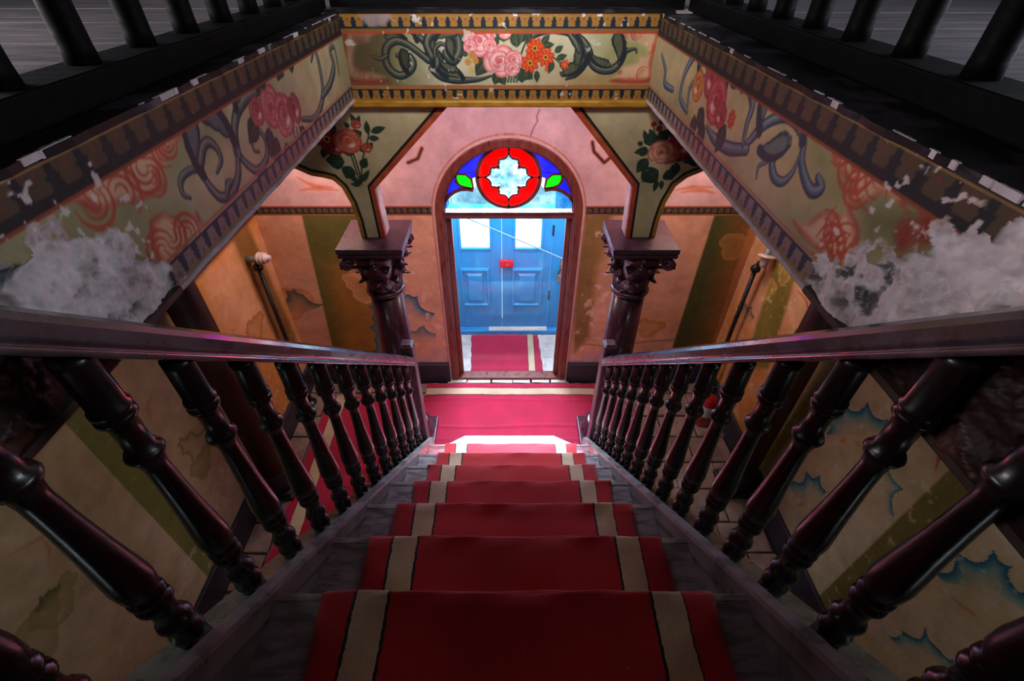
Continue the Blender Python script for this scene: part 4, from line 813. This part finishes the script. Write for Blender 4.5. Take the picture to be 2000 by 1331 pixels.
# porch shell
for nm, a_ in (('wall_porch_left', (-.86, -.64, YB + .16, 4.34, FL, -.30)), ('wall_porch_right', (.66, .88, YB + .16, 4.34, FL, -.30))): box(nm, *a_, M['porch'], kind='structure')
box('wall_street_left', -.86, -.545, 4.19, 4.34, FL, -.30, M['porch'], kind='structure'); box('wall_street_right', .60, .88, 4.19, 4.34, FL, -.30, M['porch'], kind='structure')
box('ceiling_porch', -.86, .88, YB + .16, 4.34, -.42, -.30, M['porch'], kind='structure')
d2 = struct_empty('door_2'); DY = 4.15
box('street_frame', -.60, -.545, DY - .03, DY + .10, FL, -.60, M['blue'], d2, bev=.005); box('street_frame', .445, .60, DY - .01, DY + .10, FL, -.60, M['blue'], d2, bev=.005)
box('street_transom', -.60, .60, DY - .02, DY + .08, -1.965, -1.915, M['blue'], d2, bev=.005); box('street_sill', -.60, .60, DY - .07, DY + .08, FL, FL + .060, M['blue'], d2, bev=.008)
box('worn_sill_top', -.20, .44, DY - .065, DY + .02, FL + .058, FL + .066, M['stone_pale'], d2)
def leaf_door(x0, x1, wx0, wx1, px0, px1):
    lf = bpy.data.objects.new('door_leaf', None); C.objects.link(lf); lf.parent = d2; lf.location = (x0, DY, 0)
    z0, z1, wz0, wz1 = FL + .065, -1.965, -2.345, -2.005
    parts = [boxv(x0, wx0, DY, DY + .04, z0, z1), boxv(wx1, x1, DY, DY + .04, z0, z1), boxv(wx0, wx1, DY, DY + .04, z0, wz0), boxv(wx0, wx1, DY, DY + .04, wz1, z1)]
    bevel(mesh('leaf_boards', *merge(parts), M['blue'], lf), .002)
    for a_ in ((wx0 - .014, wx0 + .008, wz0 - .014, wz1 + .014), (wx1 - .008, wx1 + .014, wz0 - .014, wz1 + .014), (wx0, wx1, wz0 - .014, wz0 + .008), (wx0, wx1, wz1 - .008, wz1 + .014)): box('window_bead', a_[0], a_[1], DY - .010, DY + .012, a_[2], a_[3], M['blue'], lf, bev=.003)
    box('window_pane', wx0, wx1, DY + .018, DY + .022, wz0, wz1, M['glass_window'], lf)
    pz0, pz1 = -3.035, -2.565
    def ring(i, y): return [(px0 + i, y, pz0 + i), (px1 - i, y, pz0 + i), (px1 - i, y, pz1 - i), (px0 + i, y, pz1 - i)]
    V = ring(0, DY + .002) + ring(.004, DY - .020) + ring(.022, DY - .024) + ring(.034, DY + .004) + ring(.050, DY + .006) + ring(.080, DY - .022) + [((px0 + px1) / 2, DY - .022, (pz0 + pz1) / 2)]
    Fa = [(k * 4 + i, k * 4 + (i + 1) % 4, k * 4 + 4 + (i + 1) % 4, k * 4 + 4 + i) for k in range(5) for i in range(4)] + [(20 + i, 20 + (i + 1) % 4, 24) for i in range(4)]
    mesh('raised_panel', V, Fa, M['blue'], lf); return lf
lf1 = leaf_door(-.540, -.052, -.455, -.158, -.475, -.180); lf2 = leaf_door(-.0485, .440, .075, .340, .052, .362)
bevel(mesh('lock_box', *boxv(-.075, .065, DY - .045, DY, -2.545, -2.455), M['lock'], lf2), .018); box('lock_keyhole', -.006, .014, DY - .049, DY - .044, -2.512, -2.490, M['brass'], lf2, bev=.003)
for z in (-2.20, -2.95):
    mesh('door_hinge', *lathe([(0, .010), (.11, .010)], .446, DY - .008, z, 10), M['metal'], lf2); mesh('door_hinge', *lathe([(0, .010), (.11, .010)], -.546, DY - .008, z, 10), M['metal'], lf1)
for x in (-.37, -.25): mesh('door_stud', *lathe([(0, .007), (.012, .006)], x, DY - .004, -2.50, 8), M['blue'], lf1)
for x in (.12, .28): mesh('door_stud', *lathe([(0, .007), (.012, .006)], x, DY - .004, -2.50, 8), M['blue'], lf2)
o = thing('hasp', 'small brass hasp and padlock on the blue jamb right of the street doors', 'padlock', (.545, DY - .03, -2.60))
box('hasp_plate', .535, .560, DY - .040, DY - .012, -2.60, -2.46, M['brass'], o, bev=.003); box('padlock_body', .510, .565, DY - .070, DY - .038, -2.69, -2.61, M['brass'], o, bev=.006)
mesh('padlock_shackle', *tube([(.52, DY - .054, -2.62), (.52, DY - .054, -2.58), (.5375, DY - .054, -2.56), (.555, DY - .054, -2.58), (.555, DY - .054, -2.62)], .004, 8), M['metal'], o)
# mats
def carpet_grid(name, x0, x1, y0, y1, z, th, mat, nx, ny, amp, seed, ridges=(), skew=0, rag=.004):
    r = np.random.default_rng(seed); V = []; ph = r.random(8) * 6
    f = lambda x, y_: amp * (math.sin(x * 7 + ph[0] + math.sin(y_ * 5)) + math.sin(y_ * 11 + ph[1] + x * 2) + .6 * math.sin(x * 19 + y_ * 13 + ph[2])) + sum(h_ * math.exp(-((y_ - yr - .012 * math.sin(x * 4 + yr * 9)) / .010) ** 2) for yr, h_ in ridges)
    for j in range(ny + 1):
        for i in range(nx + 1):
            x = x0 + (x1 - x0) * i / nx; y_ = y0 + (y1 - y0) * j / ny; e = rag * math.sin(x * 40 + y_ * 37 + ph[3]) if i in (0, nx) or j in (0, ny) else 0
            V.append((x + e + skew * (y_ - y0), y_ + e, z + th + max(f(x, y_), -th * .6)))
    n0 = len(V)
    for j in range(ny + 1):
        for i in range(nx + 1): v = V[j * (nx + 1) + i]; V.append((v[0], v[1], z))
    q = lambda i, j, b=0: b + j * (nx + 1) + i; Fa = []
    for j in range(ny):
        for i in range(nx): Fa += [(q(i, j), q(i + 1, j), q(i + 1, j + 1), q(i, j + 1)), (q(i, j, n0), q(i, j + 1, n0), q(i + 1, j + 1, n0), q(i + 1, j, n0))]
    for i in range(nx): Fa += [(q(i, 0), q(i, 0, n0), q(i + 1, 0, n0), q(i + 1, 0)), (q(i, ny), q(i + 1, ny), q(i + 1, ny, n0), q(i, ny, n0))]
    for j in range(ny): Fa += [(q(0, j), q(0, j + 1), q(0, j + 1, n0), q(0, j, n0)), (q(nx, j), q(nx, j, n0), q(nx, j + 1, n0), q(nx, j + 1))]
    return mesh(name, V, Fa, mat, smooth=True, origin=((x0 + x1) / 2, (y0 + y1) / 2, z))
cp = carpet_grid('door_mat', -.365, .372, 3.485, 4.075, FL + .005, .008, mat_carpet('porch_mat_weave', 0, [(-.45, CRM), (.215, BLK), (.221, BEI), (.282, BLK), (.288, CRM), (.45, CRM)]), 30, 24, .0012, 3, (), -.05)
tag(cp, 'red mat with one beige stripe on the porch floor behind the glass', 'mat')
cc_ = carpet_grid('cross_carpet', -.79, .95, 2.475, 3.315, FL + .003, .009, mat_carpet('cross_carpet_weave', 1, [(-.5, CRM), (.265, BLK), (.272, BEI), (.352, BLK), (.358, CRM), (.5, CRM)]), 90, 60, .0022, 5, ((2.775, .014), (3.10, .007), (2.62, .006)))
tag(cc_, 'crimson carpet with a beige stripe lying across the hall before the arched doorway', 'carpet')
ls = carpet_grid('hall_runner', -1.715, -.80, .25, 3.16, FL + .002, .008, mat_carpet('hall_runner_weave', 0, [(-.5, CRM), (-.385, BLK), (-.379, BEI), (-.285, BLK), (-.279, CRM), (.5, CRM)]), 40, 110, .0016, 6, ((1.9, .006),))
tag(ls, 'crimson runner with a beige border stripe on the hall floor left of the stairs', 'carpet')

# ================================================================== STAIRCASE
G, R_ = .28, .268
def nl(y_): return -1.248 - (y_ - .491) * R_ / G
SXL, SXR = -.575, .598
st = thing('staircase', 'steep wooden staircase with worn grey treads going down to the hall', 'staircase', (0, 2.4, FL))
for k in range(-3, 7):
    Yn, Zn = .491 + G * k, -1.248 - R_ * k
    V, Fa = prism([(Yn, Zn - .004), (Yn - .004, Zn), (Yn - G - .012, Zn), (Yn - G - .012, Zn - .028), (Yn - .006, Zn - .028), (Yn, Zn - .022)], 'x', SXL - .012, SXR + .012); mesh('tread', V, Fa, M['tread'], st)
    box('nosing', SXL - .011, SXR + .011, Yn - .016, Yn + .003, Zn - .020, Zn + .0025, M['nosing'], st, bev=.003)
    zb = Zn - R_ if k < 6 else -3.124
    box('riser', SXL - .012, SXR + .012, Yn - .032, Yn - .016, zb - .002, Zn - .028, M['tread'], st)
# bottom slab with clipped corners
yb0, yb1 = 2.13, 2.470; V, Fa = prism([(-.66, yb0), (.68, yb0), (.68, 2.30), (.60, 2.36), (.56, 2.37), (.385, yb1), (-.345, yb1), (-.50, 2.37), (-.58, 2.36), (-.66, 2.30)], 'z', FL, -3.124)
bevel(mesh('bottom_step', V, Fa, M['marble'], st), .008, 3)
def slope_path(y0, y1, off=0): return [(y0, nl(y0) + off), (y1, nl(y1) + off)]
for s, X in ((-1, SXL), (1, SXR)):
    # string board, its sloping cap and a thin bead on the stair side
    V, Fa = prism([(-.75, nl(-.75) + .03), (2.335, nl(2.335) + .03), (2.335, FL), (2.28, FL), (1.9, FL), (-.75, nl(-.75) - .34)], 'x', X, X + s * .035)
    mesh('string_board', V, Fa, M['string'], st)
    V, Fa = sweep([(0, .018), (.004 * s, .034), (.030 * s, .040), (.036 * s, .026), (.040 * s, -.018), (.150 * s, -.030), (.155 * s, -.060), (0, -.050)], X - s * .006, slope_path(-.75, 2.336)); mesh('string_cap', V, Fa, M['string'], st)
# carpet over the steps
prof = []; 
def add(y_, z_): prof.append((y_, z_))
t_ = .010; k0 = -3
add(-.62, -.248); 
for k in range(k0, 7):
    Yn, Zn = .491 + G * k, -1.248 - R_ * k
    y_in = Yn - G + .012
    add(y_in, Zn + t_ + .012); 
    for u in (.06, .12, .18, .23): add(y_in + u, Zn + t_ + .003 * math.sin(u * 30 + k * 2.1))
    for a in (.0, .35, .7, 1.05, 1.4): add(Yn - .006 + .016 * math.sin(a), Zn - .008 + .018 * math.cos(a) + .002)
    if k < 6:
        for u in (.06, .12, .18): add(Yn + .004 - .010 * (u / .2), Zn - u)
    else:
        for u in (.08, .16, .235): add(Yn + .006, Zn - u)
nx = 44; CX0, CX1 = -.452, .508; V = []; Fa = []; np_ = len(prof); ph = random.random()
P2 = []
for i in range(np_):
    a = np.array(prof[max(i - 1, 0)]); b = np.array(prof[min(i + 1, np_ - 1)]); d = (b - a) / (np.hypot(*(b - a)) + 1e-9); P2.append((prof[i][0] - (-d[1]) * -.008 * 0 + d[1] * .008, prof[i][1] - d[0] * .008))
for off, PP in ((0, prof), (1, P2)):
    for i, (y_, z_) in enumerate(PP):
        for j in range(nx + 1):
            x = CX0 + (CX1 - CX0) * j / nx; wv = .0022 * math.sin(x * 13 + i * .9) + .0014 * math.sin(x * 31 - i * 1.7); e = .004 * math.sin(i * .8 + (0 if j == 0 else 2)) if j in (0, nx) else 0
            V.append((x + e, y_ + (wv * .5 if off == 0 else 0), z_ + (wv if off == 0 else 0)))
m = np_ * (nx + 1)
for i in range(np_ - 1):
    for j in range(nx):
        a = i * (nx + 1) + j; Fa += [(a, a + 1, a + nx + 2, a + nx + 1), (m + a, m + a + nx + 1, m + a + nx + 2, m + a + 1)]
    for j in (0, nx): a = i * (nx + 1) + j; Fa.append((a, a + nx + 1, m + a + nx + 1, m + a))
for j in range(nx): a = (np_ - 1) * (nx + 1) + j; Fa += [(a, a + 1, m + a + 1, m + a), (j, m + j, m + j + 1, j + 1)]
wC = CX1 - CX0; S0 = -wC / 2; fr = lambda f_: S0 + wC * f_
runner = mesh('stair_carpet', V, Fa, mat_carpet('stair_runner_weave', 0, [(S0 - .01, RED), (fr(.076), BLK), (fr(.083), BEI), (fr(.163), BLK), (fr(.170), RED), (fr(.832), BLK), (fr(.839), BEI), (fr(.915), BLK), (fr(.922), RED), (S0 + wC + .01, RED)]), smooth=True, origin=((CX0 + CX1) / 2, .9, -1.7))
tag(runner, 'deep red runner with two beige stripes edged in black down the stairs', 'carpet')

# ---- balustrades of the stairs
BPROF = [(0, .029), (.02, .029), (.130, .029), (.136, .033), (.146, .033), (.151, .028), (.156, .033), (.167, .033), (.173, .025), (.22, .023), (.262, .024), (.268, .031), (.278, .0345), (.288, .031), (.294, .024), (.33, .021), (.40, .0225), (.50, .027), (.58, .032), (.63, .035), (.665, .033), (.685, .027), (.69, .032), (.702, .033), (.709, .027), (.719, .026), (.725, .032), (.736, .033), (.745, .025), (.79, .023), (.812, .025), (.818, .031), (.830, .034), (.842, .031), (.848, .024), (.875, .026), (.885, .032), (.90, .033), (.915, .029), (.95, .029), (1.0, .031)]
def baluster_mesh(Lb, prof=BPROF, n=18):
    V, Fa = lathe([(Lb * (1 - t), r) for t, r in prof], 0, 0, 0, n); me = bpy.data.meshes.new('baluster'); me.from_pydata(V, [], Fa); bm = bmesh.new(); bm.from_mesh(me); bmesh.ops.recalc_face_normals(bm, faces=bm.faces); bm.to_mesh(me); bm.free(); me.shade_smooth(); me.materials.append(M['dark_wood']); return me
LB = .865; bme = baluster_mesh(LB)
RAILP = lambda s: [(-.045 * s, .800), (-.046 * s, .812), (-.040 * s, .820), (-.046 * s, .830), (-.046 * s, .862), (-.038 * s, .878), (-.018 * s, .889), (.018 * s, .889), (.038 * s, .878), (.046 * s, .862), (.046 * s, .830), (.040 * s, .820), (.046 * s, .812), (.045 * s, .800)]
def balustrade(X, s, y0, step, n0, n1, label):
    t = thing('stair_balustrade', label, 'balustrade', (X, 2.37, -3.124))
    V, Fa = sweep(RAILP(s), X, slope_path(-.75, 2.335)); bevel(mesh('handrail', V, Fa, M['rail'], t), .003)
    for i in range(n0, n1):
        y_ = y0 + step * i; o = bpy.data.objects.new('baluster', bme); C.objects.link(o); o.parent = t; o.location = Vector((X, y_, nl(y_) - .055 + H)) - origin_of(t); o.rotation_euler[2] = i * .7
    nz0, nz1 = -3.124, -2.05; h_ = .041
    V, Fa = merge([boxv(X - h_, X + h_, 2.335, 2.335 + 2 * h_, nz0, nz1), boxv(X - h_ * .8, X + h_ * .8, 2.343, 2.327 + 2 * h_, nz1, nz1 + .012)]); bevel(mesh('newel_post', V, Fa, M['newel'], t), .006)
    return t
balustrade(-.660, -1, .362, .1685, -6, 12, 'stair balustrade with turned dark spindles on the side of the red hall runner')
balustrade(.680, 1, .523, .1575, -7, 12, 'stair balustrade with turned dark spindles on the side of the fire extinguisher')
# ---- balustrades of the upper floor
UPROF = [(0, .030), (.10, .030), (.11, .036), (.14, .028), (.20, .022), (.40, .030), (.55, .036), (.62, .028), (.64, .036), (.68, .026), (.72, .030), (.96, .031), (1.0, .033)]
ume = baluster_mesh(.80, UPROF, 16)
ume.materials[0] = M['black_wood']
def upper(X, s, y0, step, n0, n1, label):
    t = thing('upper_balustrade', label, 'balustrade', (X, 1.2, BT))
    box('base_rail', min(X - s * .065, X + s * .06), max(X - s * .065, X + s * .06), -.62, BY + .08, BT + .006, -.207, M['black_wood'], t, bev=.006)
    V, Fa = sweep([(-.045, .0), (-.05, .03), (-.03, .055), (.03, .055), (.05, .03), (.045, .0)], X, [(-.62, .585), (BY + .15, .585)]); mesh('handrail', V, Fa, M['black_wood'], t)
    for i in range(n0, n1):
        y_ = y0 + step * i; o = bpy.data.objects.new('baluster', ume); C.objects.link(o); o.parent = t; o.location = Vector((X, y_, -.208 + H)) - origin_of(t)
upper(-.900, -1, 1.155, .215, -7, 8, 'dark upper floor balustrade above the wall edge with the blue grey scroll and bluish boards')
upper(.905, 1, 1.020, .215, -7, 9, 'dark upper floor balustrade above the wall edge with the heavily peeled white corner')
t = thing('landing_rail', 'dark wooden rail base along the far edge of the stairwell above the flower frieze', 'rail', (0, BY + .12, BT))
box('base_rail', BL - .055, BR + .125, BY + .085, BY + .20, BT + .006, -.190, M['black_wood'], t, bev=.008)

# ================================================================== COLUMNS
def leaf_mesh():
    """one curled acanthus leaf, root at the origin, growing up along +z and curling out along +y"""
    V = []; Fa = []; nu, nv = 6, 9
    for j in range(nv + 1):
        t = j / nv; z = .105 * math.sin(t * 1.75) / math.sin(1.57) * .98; yy = .004 + .034 * t ** 2.6 + .010 * t; 
        if t > .8: z -= (t - .8) * .10; yy += (t - .8) * .05
        wdt = (.030 * math.sin(PI * min(t * .86 + .12, 1)) ** .7) * (1 + .22 * math.sin(t * 21)) + .003
        for i in range(nu + 1):
            u = i / nu * 2 - 1; V.append((u * wdt, yy - .012 * u * u + (.003 if i == nu // 2 else 0), z))
    n0 = len(V); V += [(x, y_ - .004, z) for x, y_, z in V]; q = lambda i, j, b=0: b + j * (nu + 1) + i
    for j in range(nv):
        for i in range(nu): Fa += [(q(i, j), q(i + 1, j), q(i + 1, j + 1), q(i, j + 1)), (q(i, j, n0), q(i, j + 1, n0), q(i + 1, j + 1, n0), q(i + 1, j, n0))]
        Fa += [(q(0, j), q(0, j + 1), q(0, j + 1, n0), q(0, j, n0)), (q(nu, j), q(nu, j, n0), q(nu, j + 1, n0), q(nu, j + 1))]
    for i in range(nu): Fa += [(q(i, 0), q(i, 0, n0), q(i + 1, 0, n0), q(i + 1, 0)), (q(i, nv), q(i + 1, nv), q(i + 1, nv, n0), q(i, nv, n0))]
    me = bpy.data.meshes.new('acanthus_leaf'); me.from_pydata(V, [], Fa); bm = bmesh.new(); bm.from_mesh(me); bmesh.ops.recalc_face_normals(bm, faces=bm.faces); bm.to_mesh(me); bm.free(); me.shade_smooth(); me.materials.append(M['capital']); return me
LEAF = leaf_mesh()
def column(x, y_, label):
    t = thing('column', label, 'column', (x, y_, FL)); za = -1.415; r = .112
    mesh('shaft', *lathe([(FL + .24, r * 1.08), (FL + .30, r * 1.04), (FL + .9, r * 1.03), (-1.80, r * .95)], x, y_, 0, 36), M['column'], t, smooth=True)
    base = mesh('base', *lathe([(FL + .07, .17), (FL + .075, .178), (FL + .11, .182), (FL + .14, .172), (FL + .15, .15), (FL + .18, .142), (FL + .19, .155), (FL + .215, .158), (FL + .235, .145), (FL + .25, .124)], x, y_, 0, 36), M['column'], t, smooth=True)
    box('plinth', x - .19, x + .19, y_ - .13, y_ + .19, FL, FL + .072, M['column'], t, bev=.008)
    mesh('astragal', *lathe([(-1.812, .108), (-1.81, .122), (-1.798, .128), (-1.786, .124), (-1.778, .112)], x, y_, 0, 32), M['capital'], t, smooth=True)
    cap = mesh('capital', *lathe([(-1.79, .108), (-1.70, .122), (-1.62, .140), (-1.55, .162), (-1.50, .182), (-1.488, .184)], x, y_, 0, 32), M['capital'], t, smooth=True)
    for row, (z, rr, n, sc_, off) in enumerate(((-1.775, .114, 8, 1.0, 0), (-1.69, .128, 8, 1.2, .5), (-1.60, .146, 8, 1.15, 0))):
        for i in range(n):
            a = 2 * PI * (i + off) / n; o = bpy.data.objects.new('acanthus_leaf', LEAF); C.objects.link(o); o.parent = cap
            wp = Vector((x + math.cos(a) * rr, y_ + math.sin(a) * rr, z + H)); o.location = wp - origin_of(cap); o.rotation_euler = (0.08, 0, a - PI / 2); o.scale = (sc_ * 1.5, sc_ * 1.25, sc_ * 1.12)
    for i in range(4):
        a = PI / 4 + i * PI / 2; P = []
        for k in range(26): q = k / 25; ang = q * 3.3 * PI; rr = .042 * (1 - q * .8); P.append((x + math.cos(a) * (.225 + math.cos(ang) * rr), y_ + math.sin(a) * (.225 + math.cos(ang) * rr), -1.528 + math.sin(ang) * rr))
        P = [(x + math.cos(a) * .13, y_ + math.sin(a) * .13, -1.64), (x + math.cos(a) * .16, y_ + math.sin(a) * .16, -1.57), (x + math.cos(a) * .20, y_ + math.sin(a) * .20, -1.50)][:2] + P
        mesh('volute', *tube(P, [.012] * 4 + [.013] * (len(P) - 4), 8), M['capital'], cap, smooth=True)
    for i in range(4):
        a = i * PI / 2; mesh('rosette', *lathe([(-.022, .004), (-.018, .02), (0, .026), (.018, .02), (.022, .004)], x + math.cos(a) * .165, y_ + math.sin(a) * .165, -1.535, 12), M['capital'], cap, smooth=True)
    ab = [(.0, .150), (.012, .165), (.024, .176), (.030, .190), (.050, .194), (.056, .186), (.062, .196), (.095, .196)]
    V = []; Fa = []
    for z, h_ in ab: V += [(x - h_, y_ - h_, -1.497 + z), (x + h_, y_ - h_, -1.497 + z), (x + h_, y_ + h_, -1.497 + z), (x - h_, y_ + h_, -1.497 + z)]
    for k in range(len(ab) - 1):
        for i in range(4): Fa.append((4 * k + i, 4 * k + (i + 1) % 4, 4 * k + 4 + (i + 1) % 4, 4 * k + 4 + i))
    Fa += [(0, 1, 2, 3), tuple(4 * (len(ab) - 1) + i for i in range(4))]
    bevel(mesh('abacus', V, Fa, M['capital'], t), .003)
    return t
column(-.812, 2.66, 'purple brown column with leafy capital beside the newel post at the red hall runner')
column(.822, 2.66, 'purple brown column with leafy capital beside the newel post at the bare stone flags')
def side_column(x, y_, label):
    t = thing('engaged_column', label, 'column', (x, y_, FL)); r = .098
    mesh('shaft', *lathe([(FL + .26, r), (-.645, r * .94)], x, y_, 0, 32), M['side_column'], t, smooth=True)
    mesh('collar', *lathe([(FL + .07, .118), (FL + .20, .116), (FL + .24, .108), (FL + .265, .100)], x, y_, 0, 32), M['skirting'], t, smooth=True)
    bevel(mesh('plinth', *merge([boxv(x - .125, x + .125, y_ - .125, y_ + .125, FL, FL + .045), boxv(x - .112, x + .112, y_ - .112, y_ + .112, FL + .045, FL + .075)]), M['skirting'], t), .006)
side_column(XL + .13, 2.16, 'slim dark red column against the painted wall beside the red hall runner')
side_column(XR - .13, 2.18, 'slim dark red column against the painted wall near the fire extinguisher')

# ================================================================== SMALL THINGS
def wall_pipe(x, y_, ztop, label):
    t = thing('pipe', label, 'pipe', (x, y_, FL)); mesh('pipe_shaft', *lathe([(FL + .01, .017), (ztop, .017)], x, y_, 0, 14), M['pipe'], t, smooth=True)
    mesh('foot_flange', *lathe([(FL, .05), (FL + .02, .05), (FL + .035, .024), (FL + .07, .022)], x, y_, 0, 18), M['pipe'], t)
    mesh('top_cap', *lathe([(ztop - .02, .020), (ztop - .01, .034), (ztop + .015, .036), (ztop + .03, .024), (ztop + .05, .010), (ztop + .075, .008)], x, y_, 0, 16), M['pipe'], t, smooth=True); return t
wall_pipe(-1.862, 3.07, -1.90, 'black upright pipe in the hall corner by the red runner')
wall_pipe(1.885, 3.10, -1.93, 'black upright pipe in the hall corner by the fire extinguisher')
def rot_lathe(name, prof, p0, d, mat, parent, n=18):
    d = Vector(d).normalized(); q = Vector((0, 0, 1)).rotation_difference(d); V, Fa = lathe(prof, 0, 0, 0, n); V = [tuple(Vector(p0) + q @ Vector(v)) for v in V]; return mesh(name, V, Fa, mat, parent, smooth=True)
t = thing('insulator', 'ribbed porcelain lamp holder on a wooden peg above the pipe near the red runner', 'lamp holder', (XL, 3.08, -1.83))
rot_lathe('peg', [(0, .026), (.09, .024), (.10, .020)], (XL, 3.08, -1.83), (1, -.05, .10), M['string'], t)
rot_lathe('porcelain_body', [(.085, .030), (.095, .046), (.105, .048), (.11, .036), (.12, .044), (.13, .044), (.135, .034), (.145, .040), (.155, .038), (.16, .022), (.185, .020), (.19, .012)], (XL, 3.08, -1.83), (1, -.05, .10), M['porcelain'], t)
t = thing('insulator', 'porcelain lamp holder with a round collar above the pipe near the fire extinguisher', 'lamp holder', (XR - .06, 3.04, -1.80))
rot_lathe('peg', [(0, .026), (.08, .028), (.09, .030)], (XR - .055, 3.06, -1.70), (-.15, -.25, -1), M['string'], t)
rot_lathe('porcelain_body', [(.07, .030), (.08, .062), (.088, .064), (.095, .034), (.13, .032), (.14, .028), (.165, .024), (.17, .010)], (XR - .055, 3.06, -1.70), (-.15, -.25, -1), M['porcelain'], t)
# fire extinguisher
ex, ey = 1.775, 2.83
t = thing('fire_extinguisher', 'red fire extinguisher with white label standing on the stone flags', 'fire extinguisher', (ex, ey, FL))
mesh('cylinder_body', *lathe([(0, .056), (.012, .060), (.30, .060), (.335, .052), (.36, .034), (.375, .022), (.39, .022)], ex, ey, FL, 28), M['ext_red'], t, smooth=True)
V, Fa = [], []
for k in range(13):
    a = math.radians(205 + k * 9); V += [(ex + .0608 * math.cos(a), ey + .0608 * math.sin(a), FL + .13), (ex + .0608 * math.cos(a), ey + .0608 * math.sin(a), FL + .25)]
Fa = [(2 * k, 2 * k + 2, 2 * k + 3, 2 * k + 1) for k in range(12)]; lab = mesh('paper_label', V, Fa, M['paper'], t); sm = lab.modifiers.new('thick', 'SOLIDIFY'); sm.thickness = .001
mesh('valve', *lathe([(.385, .018), (.42, .018), (.43, .012), (.44, .012)], ex, ey, FL, 14), M['metal'], t)
bevel(mesh('lever', *merge([boxv(ex - .09, ex + .02, ey - .010, ey + .010, FL + .430, FL + .440), boxv(ex - .085, ex + .015, ey - .009, ey + .009, FL + .455, FL + .463)]), M['black_plastic'], t), .002)
mesh('hose', *tube([tuple(p) for p in catmull([(ex + .02, ey, FL + .415), (ex + .075, ey - .01, FL + .42), (ex + .095, ey - .02, FL + .34), (ex + .080, ey - .02, FL + .22), (ex + .075, ey - .02, FL + .12)], 6)], .009, 10), M['black_plastic'], t, smooth=True)
